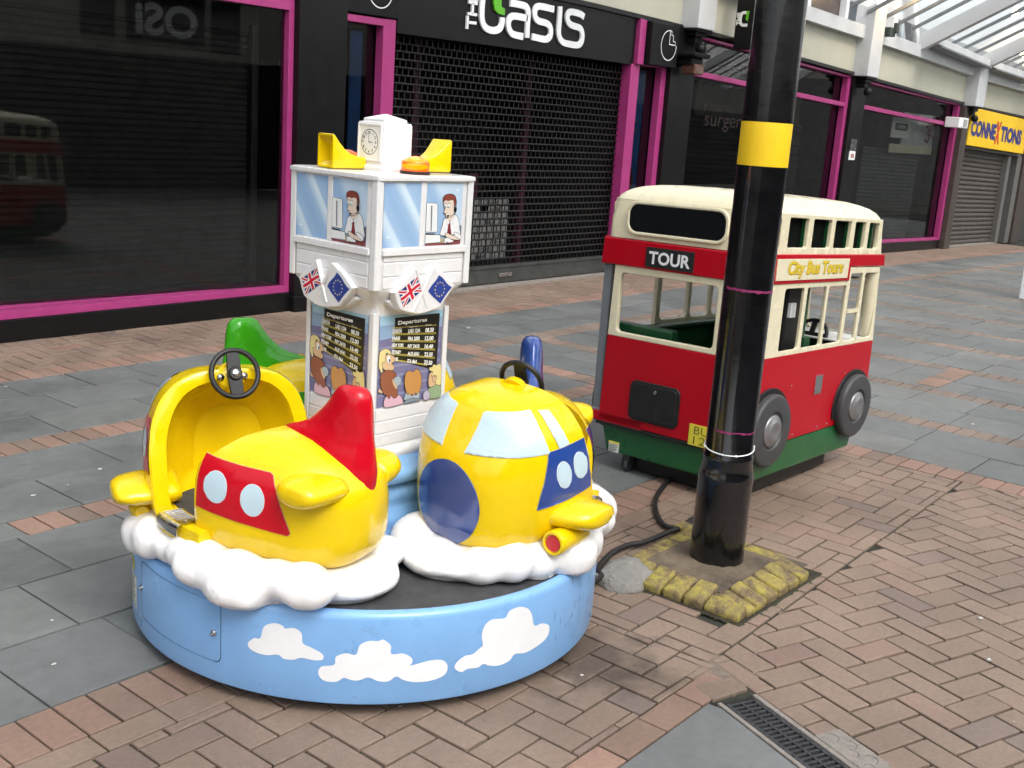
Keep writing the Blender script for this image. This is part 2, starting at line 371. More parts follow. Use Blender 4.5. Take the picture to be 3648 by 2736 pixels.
for x0, x1 in ((-30, 10), (10, 60)):
    b.poly([(x0, -20, gz(x0) - 0.009), (x1, -20, gz(x1) - 0.009), (x1, 20, gz(x1) - 0.009), (x0, 20, gz(x0) - 0.009)])
tag(b.done("ground", recalc=False), kind="structure")

CONC0 = P('mortar_patch_brown', (.16, .125, .10), .85, nscale=30, namt=.25, bump=.4)
def clip(poly, conv):
    out = poly
    for i in range(len(conv)):
        a = conv[i]; c = conv[(i + 1) % len(conv)]; res = []
        side = lambda p: (c[0] - a[0]) * (p[1] - a[1]) - (c[1] - a[1]) * (p[0] - a[0])
        for j in range(len(out)):
            p, q = out[j], out[(j + 1) % len(out)]; sp, sq = side(p), side(q)
            if sp >= 0: res.append(p)
            if (sp >= 0) != (sq >= 0):
                t = sp / (sp - sq); res.append((p[0] + (q[0] - p[0]) * t, p[1] + (q[1] - p[1]) * t))
        out = res
        if len(out) < 3: return []
    return out
def inset(poly, d):
    n = len(poly); res = []
    A = sum(poly[i][0] * poly[(i + 1) % n][1] - poly[(i + 1) % n][0] * poly[i][1] for i in range(n))
    if A < 0: poly = poly[::-1]
    for i in range(n):
        p0, p1, p2 = Vector(poly[i - 1]), Vector(poly[i]), Vector(poly[(i + 1) % n])
        if (p1 - p0).length < 1e-6 or (p2 - p1).length < 1e-6: return []
        e1 = (p1 - p0).normalized(); e2 = (p2 - p1).normalized()
        n1 = Vector((-e1.y, e1.x)); n2 = Vector((-e2.y, e2.x)); k = 1 + n1.dot(n2)
        if k < 0.15: return []
        q = p1 + (n1 + n2) * (d / k); res.append((q.x, q.y))
    B = sum(res[i][0] * res[(i + 1) % n][1] - res[(i + 1) % n][0] * res[i][1] for i in range(n))
    return res if B > 0 else []
def area(p): return abs(sum(p[i][0] * p[(i + 1) % len(p)][1] - p[(i + 1) % len(p)][0] * p[i][1] for i in range(len(p)))) / 2
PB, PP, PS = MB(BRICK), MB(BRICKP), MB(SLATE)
PR = MB(island_mat('worn_band_brick', [(0, (0.165, 0.128, 0.105)), (0.5, (0.19, 0.148, 0.12)), (1, (0.215, 0.150, 0.12))], 0.7, 40, 0.15, 0.5, 0.3, pit=0.3))
HOLES = []
def paver(mb, poly, gap, ch, dz=0.0012):
    if area(poly) < 0.00025: return
    g = gap / 2 * random.uniform(0.7, 1.35)
    a = inset(poly, g)
    if not a or area(a) < 0.00008: return
    c = inset(a, ch)
    if not c: return
    cx = sum(p[0] for p in c) / len(c); cy = sum(p[1] for p in c) / len(c)
    if any(clip([(cx, cy), (cx + .001, cy), (cx, cy + .001)], h) for h in HOLES): return
    h = random.uniform(-dz, dz); tx, ty = random.uniform(-1, 1) * dz * 8, random.uniform(-1, 1) * dz * 8
    z = lambda p: h + gz(p[0]) + (p[0] - cx) * tx + (p[1] - cy) * ty
    j = lambda p: (p[0] + random.uniform(-1, 1) * ch * .35, p[1] + random.uniform(-1, 1) * ch * .35)
    c = [j(p) for p in c]
    bot = [mb.bm.verts.new((p[0], p[1], z(p) - 0.011)) for p in a]; mid = [mb.bm.verts.new((p[0], p[1], z(p) - ch)) for p in a]; top = [mb.bm.verts.new((p[0], p[1], z(p))) for p in c]
    n = len(a)
    mb.face(top)
    for i in range(n):
        k = (i + 1) % n
        mb.face([mid[i], mid[k], top[k], top[i]]); mb.face([bot[i], bot[k], mid[k], mid[i]])
def rect(x0, y0, x1, y1): return [(x0, y0), (x1, y0), (x1, y1), (x0, y1)]
def rows_x(mb, x0, x1, y0, y1, w, gap=0.007, ch=0.002, jit=0.0):   # pavers side by side along x
    x = x0
    while x < x1 - 1e-4:
        ww = w * (1 + random.uniform(-jit, jit)); e = min(x + ww, x1)
        paver(mb, rect(x, y0, e, y1), gap, ch); x = e
def rows_y(mb, x0, x1, y0, y1, w, gap=0.007, ch=0.002):
    y = y0
    while y < y1 - 1e-4:
        e = min(y + w, y1); paver(mb, rect(x0, y, x1, e), gap, ch); y = e
def herring(mb, conv, ang, org, wd=0.0945, gap=0.0078, ch=0.002):
    ca, sa = math.cos(R(ang)), math.sin(R(ang)); L = 2 * wd
    xs = [p[0] for p in conv]; ys = [p[1] for p in conv]; rad = max(math.hypot(x - org[0], y - org[1]) for x in (min(xs), max(xs)) for y in (min(ys), max(ys)))
    n = int(rad / wd) + 4
    tr = lambda p: (org[0] + p[0] * ca - p[1] * sa, org[1] + p[0] * sa + p[1] * ca)
    for j in range(-n, n):
        for i in range(-n, n):
            k = (i - j) % 4
            if k == 0: q = [(i * wd, j * wd), (i * wd + L, j * wd), (i * wd + L, j * wd + wd), (i * wd, j * wd + wd)]
            elif k == 3: q = [(i * wd, j * wd), (i * wd + wd, j * wd), (i * wd + wd, j * wd + L), (i * wd, j * wd + L)]
            else: continue
            c = clip([tr(p) for p in q], conv)
            if len(c) >= 3: paver(mb, c, gap, ch)
def slabs(x0, x1, y0, y1, rows, wmin=.36, wmax=.58, seed=0, gap=.006):
    rnd = random.Random(seed); h = (y1 - y0) / rows
    for r in range(rows):
        x = x0 - rnd.uniform(0, .3)
        while x < x1:
            wd = rnd.choice((.375, .375, .56)); e = x + wd
            a, c = max(x, x0), min(e, x1)
            if x1 - c < .06: c = x1; e = x1
            if c - a > .02: paver(PS, rect(a, y0 + r * h, c, y0 + (r + 1) * h), gap, .0015, .0008)
            x = e
POLEC = (3.487, 1.763)
HOLES.append(rect(3.14, 1.52, 3.66, 1.96))
DR = (-0.387, -0.922); DN = (0.922, -0.387)   # drain direction and normal
DA = (2.60, 1.262)
dq = lambda s, n: (DA[0] + DR[0] * s + DN[0] * n, DA[1] + DR[1] * s + DN[1] * n)
# facade strip
rows_x(PP, -6, 30, 5.70, 5.888, .095)
herring(PB, rect(-6, 5.888, 24, 6.70), 0, (0, 5.888))
# brick strips and slab fields, left of the cross street
slabs(-6, 5.50, 4.68, 5.70, 3, seed=1); rows_x(PP, -6, 5.50, 4.50, 4.68, .0965)
slabs(-6, 5.50, 3.765, 4.50, 2, seed=2); rows_x(PP, 1.83, 5.50, 3.60, 3.765, .0965); slabs(-6, 1.83, 3.60, 3.765, 1, seed=9)
slabs(-6, 5.555, 2.86, 3.60, 2, seed=3); 
x = 1.30
slabs(-6, 1.30, 2.48, 2.86, 1, seed=5); rows_x(PS, 1.30, 5.555, 2.48, 2.86, .37, .006, .0015)
rows_x(PP, 1.0155 - .095 * 60, 5.555, 2.295, 2.48, .095)
rows_x(PB, 1.106 - .192 * 30, 5.37, 2.20, 2.295, .192)
herring(PB, rect(-4, 1.378, 2.80, 2.20), 0, (2.672, 1.498))
herring(PB, [(2.80, 1.40), (5.37, 1.47), (5.37, 2.20), (2.80, 2.20)], 0, (2.672, 1.498))
rows_y(PP, 5.375, 5.555, -6, 2.295, .095)
rows_x(PP, -3.08, 2.752, 1.28, 1.378, .188)
# herringbone on the right of the gully
e0, e1 = dq(-0.21, .146), dq(6, .146)
herring(PB, [e0, e1, (5.375, e1[1]), (5.375, 1.468)], -19.5, (2.923, 0.94))
paver(PP, [(2.757, 1.283), (2.792, 1.30), (2.812, 1.39), (2.80, 1.375), (2.757, 1.375)], .005, .002); paver(PB, [dq(-.11, .0), dq(-.11, .142), dq(-.03, .142), dq(-.015, 0)], .005, .002)
b_ = MB(CONC0); b_.box((2.68, 1.25, -.012), (2.87, 1.42, -.0035)); tag(b_.done('mortar_patch'), kind='structure')
# slate beside the gully
a0, a1 = dq(0.03, 0.0), dq(6, 0.0)
poly = [(-4, a1[1]), a1, a0, (2.585, 1.28), (-4, 1.28)]
for i in range(12):
    for j in range(13):
        c = clip(rect(2.127 - .47 * (i - 1), 1.28 - .43 * (j + 1), 2.127 - .47 * (i - 2), 1.28 - .43 * j), poly)
        if len(c) >= 3: paver(PS, c, .007, .0015, .0008)
# right hand street: slabs with narrow brick bands
XB = [(5.555, 6.29), (6.465, 7.22), (7.37, 8.10), (8.27, 9.05), (9.22, 9.93), (10.10, 11.0), (11.17, 12.1), (12.27, 13.2), (13.37, 14.3), (14.47, 17), (17.2, 20), (20.2, 24), (24.2, 30)]
for i, (xa, xb) in enumerate(XB):
    top = 4.82 if i else 3.60
    n = max(2, round((xb - xa) / .37))
    wdt = (xb - xa) / n
    for k in range(n):
        y = -6 + (k % 2) * .2; rnd = random.Random(i * 20 + k)
        xk = xa + k * wdt
        while y < top:
            e = min(y + rnd.choice((.38, .56)), top)
            if top - e < .07: e = top
            if not (7.43 < xk + wdt / 2 < 8.25 and 2.25 < (y + e) / 2 < 2.6) or True: paver(PS, rect(xk, y, xk + wdt, e), .006, .0015, .0008)
            y = e
    slabs(max(xa, 5.68) - (.17 if i else 0), xb, 5.0, 5.70, 2, seed=40 + i)
    if i < len(XB) - 1:
        ya = -6
        rows_y(PR, xb, XB[i + 1][0], ya, 4.82, .0965)
rows_x(PR, 5.68, 30, 4.82, 5.0, .0965)
rows_y(PP, 5.505, 5.68, 3.60, 5.70, .0965); slabs(5.68, 6.29, 3.60, 4.82, 3, seed=77)
# brick patch let into the slabs
PT = MB(BRICKP)
for k in range(8):
    x0 = 7.43 + k * .096
    PT.box((x0, 2.28, gz(0) + .001), (x0 + .09, 2.44, .0035))
tag(PT.done("brick_patch", bevel=.0015), kind="structure")
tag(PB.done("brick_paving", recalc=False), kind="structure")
tag(PP.done("brick_band_paving", recalc=False), kind="structure")
tag(PR.done("worn_brick_bands", recalc=False), kind="structure")
tag(PS.done("slate_paving", recalc=False), kind="structure")

# small litter: gum spots and chips of white stuff
GUM = P("pale_litter", (0.5, 0.5, 0.47), 0.8, nscale=90, namt=0.2)
for k, (x, y, r, hh) in enumerate([(2.04, 3.97, .010, .001), (2.40, 4.10, .010, .001), (2.98, 3.74, .006, .001), (1.42, 2.68, .008, .001), (1.55, 2.93, .006, .001), (1.95, 1.86, .006, .001), (2.45, 1.62, .007, .001), (3.47, .78, .008, .008), (3.78, .90, .010, .006), (3.13, .61, .004, .002), (2.2, 4.0, .004, .001), (6.2, 5.4, .02, .001), (4.0, 5.3, .012, .001), (4.6, 5.1, .01, .001), (5.1, 5.5, .015, .001), (7.6, 3.2, .012, .001), (2.75, 5.6, .01, .001), (6.6, 1.8, .014, .001), (1.75, 2.12, .005, .001)]):
    b = MB(GUM); n = 9; rr = [r * random.uniform(.6, 1.2) for _ in range(n)]
    rg = lambda s, z: [(x + rr[i] * s * math.cos(6.283 * i / n), y + rr[i] * s * math.sin(6.283 * i / n) * .8, z + .0016) for i in range(n)]
    b.loft([rg(1, 0), rg(.95, hh * .7), rg(.6, hh)])
    tag(b.done("litter_spot", smooth=180), "small whitish spot of gum or litter stuck on the paving", "litter", "litter spots on the paving")

# ---------------------------------------------------------------- gully grate and stone block
def M2(s, n, z): p = dq(s, n); return (p[0], p[1], z)
IRON = P("cast_iron", (0.055, 0.055, 0.06), 0.55, metal=0.5, nscale=40, namt=0.35, bump=0.3, bscale=150)
CONC = P("worn_concrete", (0.22, 0.195, 0.175), 0.85, nscale=30, namt=0.2, bump=0.6, bscale=120)
g = thing("drain_gully", (*dq(0.3, .07), 0), "long cast iron slotted drain grate set in a pale concrete edging beside grey slate slabs", "drain")
b = MB(CONC)
for n0, n1 in ((0.0, .014), (.126, .142)):
    for k in range(6):
        s0 = -.0 + k * .5; b.hexa([M2(s0 + .004, n0, -.01), M2(s0 + .496, n0, -.01), M2(s0 + .496, n1, -.01), M2(s0 + .004, n1, -.01), M2(s0 + .004, n0, .003), M2(s0 + .496, n0, .003), M2(s0 + .496, n1, .003), M2(s0 + .004, n1, .003)])
b.done("edging", g, bevel=.002)
b = MB(IRON)
def bar(s0, s1, n0, n1, z0, z1): b.hexa([M2(s0, n0, z0), M2(s1, n0, z0), M2(s1, n1, z0), M2(s0, n1, z0), M2(s0, n0, z1), M2(s1, n0, z1), M2(s1, n1, z1), M2(s0, n1, z1)])
for k in range(3):
    s0 = .02 + k * .5
    bar(s0, s0 + .49, .016, .030, -.02, .001); bar(s0, s0 + .49, .066, .074, -.02, .0005); bar(s0, s0 + .49, .110, .124, -.02, .001)
    for i in range(26):
        q = s0 + i * .49 / 25.5
        bar(q, q + .008, .030, .066, -.02, -.0005); bar(q, q + .008, .074, .110, -.02, -.0005)
        if i % 2 == 0:
            for nn in (.023, .117): b.lathe([(.005, 0), (.004, .003), (0, .004)], M2(q + .004, nn, .0005), 8)
b.done("grate", g, bevel=.001)
b = MB(P("gully_void", (0.01, 0.01, 0.01), 0.9, nscale=9, namt=.5)); bar(0, 1.55, .012, .13, -.008, -.0065); b.done("channel", g)
b = MB(CONC); bar(.235, .43, .146, .236, -.01, .002)
b.mi = 0
o = b.done("stone_block", bevel=.004)
tag(o, "small worn grey block with scratched curves let into the brick paving beside the drain", "paving block")
sc = MB(P("scratch_dark", (0.10, 0.095, 0.09), 0.9, nscale=30, namt=.2))
for (cx, cy, rr) in ((.02, -.01, .02), (.065, .008, .022), (.10, -.015, .018), (.14, .01, .02), (.165, -.018, .014)):
    pts = [M2(.245 + cx + rr * math.cos(a * .33), .19 + cy + rr * math.sin(a * .33), .0022) for a in range(random.randint(9, 16))]
    sc.tube(pts, .0011, 5)
sc.done("scratches", o)

# ---------------------------------------------------------------- facade
ZC = [(-20, 2.70), (8, 2.70), (10.7, 2.685), (15.7, 2.51), (20.5, 2.355), (24.3, 2.30), (60, 1.7)]
ZB = [(-20, 3.12), (10, 3.12), (13.66, 3.016), (17.7, 2.92), (20.44, 2.80), (22.9, 2.75), (60, 2.2)]
zc = lambda x: lin(ZC, x); zb = lambda x: lin(ZB, x)
def wallseg(b, x0, x1, f0, f1, y0, y1, step=2.45):
    x = x0
    while x < x1 - 1e-6:
        e = min(x + step, x1); b.sbox(x, e, (f0(x), f0(e)), (f1(x), f1(e)), y0, y1); x = e
b = MB(CREAM); wallseg(b, -8, 44, zc, zb, 6.60, 6.9)
uw = b.done("upper_wall", recalc=True)
tag(uw, "long cream rendered wall band running above the dark shopfronts", "wall")
b = MB(WSTEEL); wallseg(b, -8, 44, zb, lambda x: zb(x) + .17, 6.50, 6.9)
b.done("ledge_beam", uw)
b = MB(P("black_flashing", (0.012, .012, .013), .5, nscale=9, namt=.2)); wallseg(b, -8, 44, lambda x: zc(x) - .045, lambda x: zc(x) - .003, 6.57, 6.89)
b.done("flashing", uw)

def louvre_shutter(name, par, x0, x1, z0, z1, y, pitch=.075, mat=SHUT):
    b = MB(mat)
    n = int((z1[0] - z0[0]) / pitch) + 1
    dp = pitch * .30; prof = [(0, 0), (-dp * .9, pitch * .25), (-dp, pitch * .55), (-dp * .3, pitch * .93), (0, pitch)]
    for k in range(n):
        za, zbb = z0[0] + k * pitch, z0[1] + k * pitch * (z1[1] - z0[1]) / (z1[0] - z0[0])
        for (a0, h0), (a1, h1) in zip(prof, prof[1:]):
            b.poly([(x0, y + a0, za + h0), (x1, y + a0, zbb + h0), (x1, y + a1, zbb + h1), (x0, y + a1, za + h1)])
    return b.done(name, par, recalc=False)
def shop_base(t, x0, x1, z0, z1, yb=7.9):
    b = MB(INT)  # dark interior: back, sides, floor, ceiling
    b.sbox(x0, x1, (z0[0], z0[1]), z1, yb, yb + .05); b.sbox(x0, x0 + .03, z0, z1, 6.75, yb); b.sbox(x1 - .03, x1, z0, z1, 6.75, yb)
    b.sbox(x0, x1, (z0[0] - .06, z0[1] - .06), z0, 6.75, yb); b.sbox(x0, x1, z1, (z1[0] + .05, z1[1] + .05), 6.75, yb)
    b.done("interior", t)
def rail(b, x0, x1, za, zbt, y0=6.615, y1=6.70): b.sbox(x0, x1, za, zbt, y0, y1)

# big left window
t = thing("shop_window", (3.3, 6.66, 0), "wide dark shop window in a magenta frame, nearest and furthest left, closed shutter behind its glass", "shop window")
shop_base(t, .9, 5.48, (.0, .0), (2.68, 2.68))
b = MB(MAG); rail(b, .9, 5.48, (.136, .147), (.182, .197)); rail(b, 5.432, 5.48, (.197, .197), (2.207, 2.207)); rail(b, .9, 5.48, (2.207, 2.207), (2.28, 2.28)); rail(b, .9, .95, (.19, .19), (2.2, 2.2))
b.sbox(.9, 5.432, (.183, .197), (.187, .201), 6.70, 6.88); b.done("frame", t, bevel=.004)
b = MB(BTILE); b.sbox(.9, 5.48, (0, 0), (.134, .145), 6.60, 6.76); b.sbox(.9, 5.48, (2.283, 2.283), (2.65, 2.65), 6.63, 6.75); b.done("cladding", t, bevel=.003)
b = MB(GLASS); b.poly([(2.3, 6.875, .19), (5.43, 6.665, .19), (5.43, 6.665, 2.21), (2.3, 6.875, 2.21)]); b.poly([(.95, 6.88, .19), (2.3, 6.88, .19), (2.3, 6.88, 2.21), (.95, 6.88, 2.21)]); b.done("glass", t, recalc=False)
louvre_shutter("roller_shutter", t, .95, 5.30, (.16, .16), (2.05, 2.05), 6.93, .045)
b = MB(P("shutter_box_grey", (0.035, .036, .033), .5, nscale=4, namt=.2)); b.box((.95, 6.9, 2.03), (5.4, 7.2, 2.66)); b.box((5.30, 6.86, .17), (5.36, 6.97, 2.1)); b.done("shutter_box", t, bevel=.01)

def pillar(x0, x1, z0, z1, y0, label, mat=BTILE, base=True, cap=False):
    b = MB(mat); b.sbox(x0, x1, (z0, z0), (z1, z1), y0, 7.0)
    n = 3
    if base: b.sbox(x0 - .015, x1 + .015, (z0, z0), (z0 + .12, z0 + .12), y0 - .02, 6.99)
    o = b.done("shop_pillar", bevel=.006)
    tag(o, label, "pillar", "pillars between the shopfronts")
    return o
pillar(5.483, 5.948, 0, 2.655, 6.56, "black tiled pillar between the big left window and the narrow window by the clock tower")
pillar(.35, .897, 0, 2.655, 6.56, "black tiled pillar at the left end of the nearest shop window")
LW = P("thin_white_line_paint", (0.75, .75, .75), .5, nscale=30, namt=.05)
def emblem(t, cx, cz, r, y=6.598):
    b = MB(LW)
    a0, a1 = R(78), R(362)
    pts = [(cx - r * math.cos(R(0)) * 0 + r * math.cos(a0 + (a1 - a0) * i / 40), cz + r * math.sin(a0 + (a1 - a0) * i / 40)) for i in range(41)]
    b.fill(stroke(pts, .009), lambda u, v: (u, y, v))
    k = r * .95
    L = [(cx + .05 * r, cz + .08 * r), (cx + .05 * r, cz + .98 * r), (cx + .25 * r, cz + .98 * r), (cx + .25 * r, cz + .72 * r), (cx + .5 * r, cz + .70 * r), (cx + .52 * r, cz + .32 * r), (cx + .82 * r, cz + .3 * r), (cx + .86 * r, cz + .08 * r), (cx + .05 * r, cz + .08 * r)]
    b.fill(stroke(L, .009), lambda u, v: (u, y, v))
    b.done("emblem", t)
BLUEP = P("blue_window_poster", (0.03, 0.10, 0.30), .5, nscale=3, namt=.3)
def side_window(x0, x1, lab, left):
    t = thing("side_window", ((x0 + x1) / 2, 6.66, 0), lab, "shop window", "narrow windows beside the shop entrance")
    shop_base(t, x0, x1, (0, 0), (2.66, 2.66), 7.4)
    b = MB(MAG)
    if left: rail(b, x0, 6.375, (2.195, 2.195), (2.247, 2.25)); rail(b, 6.375, 6.512, (0.10, 0.10), (2.25, 2.255)); 
    else: rail(b, x0, x1, (2.19, 2.19), (2.245, 2.25)); rail(b, 10.505, x1, (.12, .12), (2.19, 2.19))
    rail(b, x0, x1 if not left else 6.375, (.13, .13), (.18, .18))
    b.done("frame", t, bevel=.004)
    b = MB(BTILE); b.sbox(x0, x1, (0, 0), (.127, .127), 6.605, 6.76); b.done("plinth", t, bevel=.003)
    gx1 = 6.375 if left else 10.505
    b = MB(GLASS); b.poly([(x0, 6.71, .18), (gx1, 6.71, .18), (gx1, 6.71, 2.2), (x0, 6.71, 2.2)]); b.done("glass", t, recalc=False)
    b = MB(BPLAIN); b.box((x0 + .02, 6.60 if left else 6.50, 2.262 if left else 2.20), (x1 - (.0 if left else .0), 6.74, 2.652 if left else 2.62)); b.done("fascia_box", t, bevel=.006)
    return t
t = side_window(5.95, 6.512, "narrow dark window with a magenta right post directly left of the shuttered entrance", True)
emblem(t, 6.315, 2.452, .128)
b = MB(BLUEP); b.box((6.20, 6.8, .3), (6.33, 6.81, 2.15)); b.done("poster", t)
t = side_window(10.053, 10.598, "narrow window with blue poster between the entrance's tall magenta post and a black pillar", False)
emblem(t, 10.405, 2.415, .15, 6.496)
b = MB(BLUEP); b.box((10.30, 6.78, .3), (10.45, 6.79, 2.15)); b.box((10.07, 6.80, .95), (10.36, 6.81, 1.72))
b.m(P("poster_grey", (.16, .18, .20), .6, nscale=5, namt=.1)); b.box((10.07, 6.770, 1.61), (10.34, 6.775, 1.64)); b.box((10.07, 6.770, 1.50), (10.34, 6.775, 1.54))
b.m(P("poster_skin", (.30, .19, .13), .6, nscale=15, namt=.3)); b.fill(smooth_loop([(10.13, .98), (10.12, 1.10), (10.17, 1.20), (10.18, 1.30), (10.26, 1.31), (10.27, 1.21), (10.33, 1.12), (10.34, .98)]), lambda u, v: (u, 6.772, v))
b.m(P("poster_red", (.20, .03, .03), .6, nscale=15, namt=.3)); b.fill(smooth_loop([(10.11, .90), (10.11, 1.06), (10.16, 1.13), (10.22, 1.02), (10.30, 1.13), (10.35, 1.04), (10.35, .9)]), lambda u, v: (u, 6.768, v))
b.m(P("poster_blond", (.45, .38, .25), .6, nscale=15, namt=.3)); b.fill(smooth_loop([(10.17, 1.27), (10.16, 1.38), (10.22, 1.44), (10.29, 1.38), (10.28, 1.28), (10.26, 1.33), (10.2, 1.33)]), lambda u, v: (u, 6.766, v))
b.m(LW); b.mesh(text_mesh("ent", .045, align='LEFT'), FR((10.075, 6.768, 1.575), (1, 0, 0), (0, 0, 1)))
b.done("poster", t)

# shuttered entrance
t = thing("shop_entrance", (8.2, 6.66, 0), "wide shop entrance behind a closed open-grille shutter, big white OASIS letters above", "shop entrance")
shop_base(t, 6.515, 10.05, (-.004, -.004), (2.66, 2.66), 8.6)
b = MB(MAG); rail(b, 9.89, 10.05, (0, 0), (2.19, 2.19), 6.60, 6.72); rail(b, 9.935, 10.05, (2.19, 2.19), (2.64, 2.63), 6.56, 6.72); b.done("door_post", t, bevel=.005)
b = MB(BTILE); b.sbox(6.515, 9.93, (2.155, 2.18), (2.652, 2.652), 6.605, 6.78); b.done("fascia", t, bevel=.004)
LINK = P('grille_link_dark', (.018, .017, .016), .5, metal=.4, nscale=20, namt=.3)
b = MB(TUBE)
ztop = 2.15; zz = .20; k = 0
while zz < ztop:
    b.tube([(6.53, 6.70, zz), (9.88, 6.70, zz)], .0085, 8)
    x = 6.55 + (k % 2) * .034
    while x < 9.86:
        b.m(LINK); b.box((x, 6.700, zz + .006), (x + .010, 6.704, min(zz + .057, ztop))); b.m(TUBE); x += .068
    zz += .063; k += 1
b.done("grille_shutter", t, smooth=40, recalc=True)
b = MB(SHUT); b.box((6.53, 6.68, .03), (9.88, 6.73, .19)); b.box((6.53, 6.672, .17), (9.88, 6.74, .198)); b.done("bottom_rail", t, bevel=.004)
b = MB(CONC); b.box((6.52, 6.60, -.004), (9.89, 6.80, .022)); b.done("threshold", t, bevel=.004)
b = MB(STEEL); b.box((8.06, 6.668, .086), (8.256, 6.679, .122)); b.done("lock_plate", t, bevel=.002)
b = MB(P("inner_frame_magenta", (.05, .008, .026), .6, nscale=6, namt=.2)); b.box((7.50, 7.35, .02), (7.58, 7.42, 2.2)); b.box((9.15, 7.35, .02), (9.22, 7.42, 2.2)); b.box((8.35, 7.38, .75), (8.5, 7.40, 1.0)); b.done("inner_door_frame", t, bevel=.004)
b = MB(P("window_sticker_grey", (.20, .20, .20), .6, nscale=10, namt=.15))
for i in range(5):
    for j in range(9):
        if (i, j) in ((1, 7),): continue
        b.fill(rrect(7.86 + .104 * i, .235 + .064 * j, 7.86 + .104 * i + .088, .235 + .064 * j + .052, .012, 2), lambda u, v: (u, 6.86, v))
b.m(BPLAIN)
for txt, x, z in (("DISCOUNT", 8.12, .772), ("OASIS", 8.17, .708), ("SALE", 8.1, .58), ("SHOP", 8.23, .452), ("DKNY", 8.25, .388), ("POLICE", 8.05, .325), ("NEW", 8.0, .26)):
    if txt in ("DKNY",): txt = "Dkny"
    b.mesh(text_mesh(txt, .034, .19 if len(txt) > 5 else .13), FR((x, 6.857, z), (1, 0, 0), (0, 0, 1)))
b.done("sticker", t)
# letters, as rounded strokes
LET = P("white_sign_letters", (.72, .73, .74), .35, nscale=9, namt=.04)
LGR = P("green_leaf", (.10, .38, .02), .35, nscale=9, namt=.1)
OAS = [[(7.60, 2.60), (7.53, 2.585), (7.506, 2.53), (7.505, 2.40), (7.535, 2.325), (7.60, 2.293), (7.69, 2.293), (7.755, 2.318), (7.778, 2.36), (7.779, 2.413)],
       [(7.873, 2.545), (8.03, 2.546), (8.105, 2.535), (8.135, 2.49), (8.137, 2.38), (8.143, 2.275)], [(8.129, 2.442), (7.955, 2.442), (7.895, 2.425), (7.868, 2.385), (7.875, 2.335), (7.915, 2.295), (7.97, 2.283), (8.082, 2.279)],
       [(8.507, 2.562), (8.31, 2.566), (8.25, 2.55), (8.228, 2.51), (8.24, 2.465), (8.29, 2.437), (8.40, 2.430), (8.46, 2.41), (8.484, 2.37), (8.478, 2.32), (8.43, 2.29), (8.36, 2.286), (8.212, 2.292)],
       [(8.600, 2.60), (8.605, 2.50), (8.605, 2.38), (8.625, 2.325), (8.68, 2.288), (8.76, 2.280), (8.90, 2.280), (8.96, 2.30), (8.984, 2.345), (8.975, 2.40), (8.93, 2.44), (8.80, 2.452), (8.745, 2.475), (8.722, 2.52), (8.745, 2.56), (8.80, 2.572), (8.92, 2.567), (8.985, 2.548)]]
b = MB(LET)
def signm(pts, z0=0, yy=6.603, thick=.02):
    me = curve_mesh([pts], thick, .002); b.mesh(me, FR((0, yy - thick / 2 - z0, 0), (1, 0, 0), (0, 0, 1)))
for s in OAS: signm(stroke(smooth_loop(s, 5, False), .060, None))
for s in ([(7.325, 2.27), (7.325, 2.377)], [(7.325, 2.323), (7.44, 2.328)], [(7.325, 2.395), (7.44, 2.395)], [(7.325, 2.487), (7.44, 2.487)], [(7.382, 2.395), (7.382, 2.487)], [(7.33, 2.505), (7.33, 2.60)], [(7.435, 2.505), (7.435, 2.60)], [(7.382, 2.505), (7.382, 2.585)], [(7.325, 2.512), (7.44, 2.512)]):
    signm(stroke(s, .024))
b.m(LGR); signm([(7.655, 2.62), (7.745, 2.62), (7.753, 2.50), (7.803, 2.487), (7.805, 2.432), (7.72, 2.437), (7.668, 2.462), (7.648, 2.52)])
b.done("sign_letters", t)

def corbel(x, z, lab):
    t = thing("column_corbel", (x, 6.5, z), lab, "bracket", "black brackets under the white columns")
    b = MB(BPLAIN); b.box((x - .17, 6.40, z - .03), (x + .17, 6.60, z)); b.box((x - .12, 6.43, z - .08), (x + .12, 6.60, z - .03)); b.box((x - .07, 6.46, z - .15), (x + .07, 6.6, z - .08)); b.done("bracket", t, bevel=.008)
    b = MB(BPLAIN); b.ell((x + .02, 6.44, z - .2), (.06, .06, .06)); b.done("ball", t, smooth=180)
pillar(10.60, 11.10, 0, 2.655, 6.56, "black tiled pillar carrying a boxy wall lamp, right of the narrow poster window")
# bay 2 and 3
def bay(x0, x1, lab, btm, tr, top, keyw=False):
    t = thing("shop_window", ((x0 + x1) / 2, 6.66, gz(x0)), lab, "shop window")
    f = lambda tab: (lin(tab, x0), lin(tab, x1))
    g0 = (gz(x0) - .004, gz(x1) - .004)
    shop_base(t, x0, x1, g0, (top[0] + .0, top[1] + .0), 8.2)
    b = MB(MAG); rail(b, x0, x1, (btm[0], btm[1]), (btm[0] + .045, btm[1] + .045)); rail(b, x0, x1, tr, (tr[0] + .058, tr[1] + .058)); rail(b, x0, x1, (top[0] - .028, top[1] - .028), top)
    rail(b, x1 - .10, x1, (btm[1] + .045, btm[1] + .045), (top[1] - .03, top[1] - .03), 6.612); b.done("frame", t, bevel=.004)
    b = MB(BTILE); b.sbox(x0, x1, g0, (btm[0] - .003, btm[1] - .003), 6.605, 6.77); b.done("plinth", t, bevel=.003)
    b = MB(GLASS); b.poly([(x0, 6.71, btm[0]), (x1, 6.71, btm[1]), (x1, 6.71, top[1]), (x0, 6.71, top[0])]); b.done("glass", t, recalc=False)
    return t
t = bay(11.10, 15.47, "dark glazed shopfront with magenta transom behind the black lamp post and toy bus roof", (.12, .06), (2.165, 2.035), (2.60, 2.46))
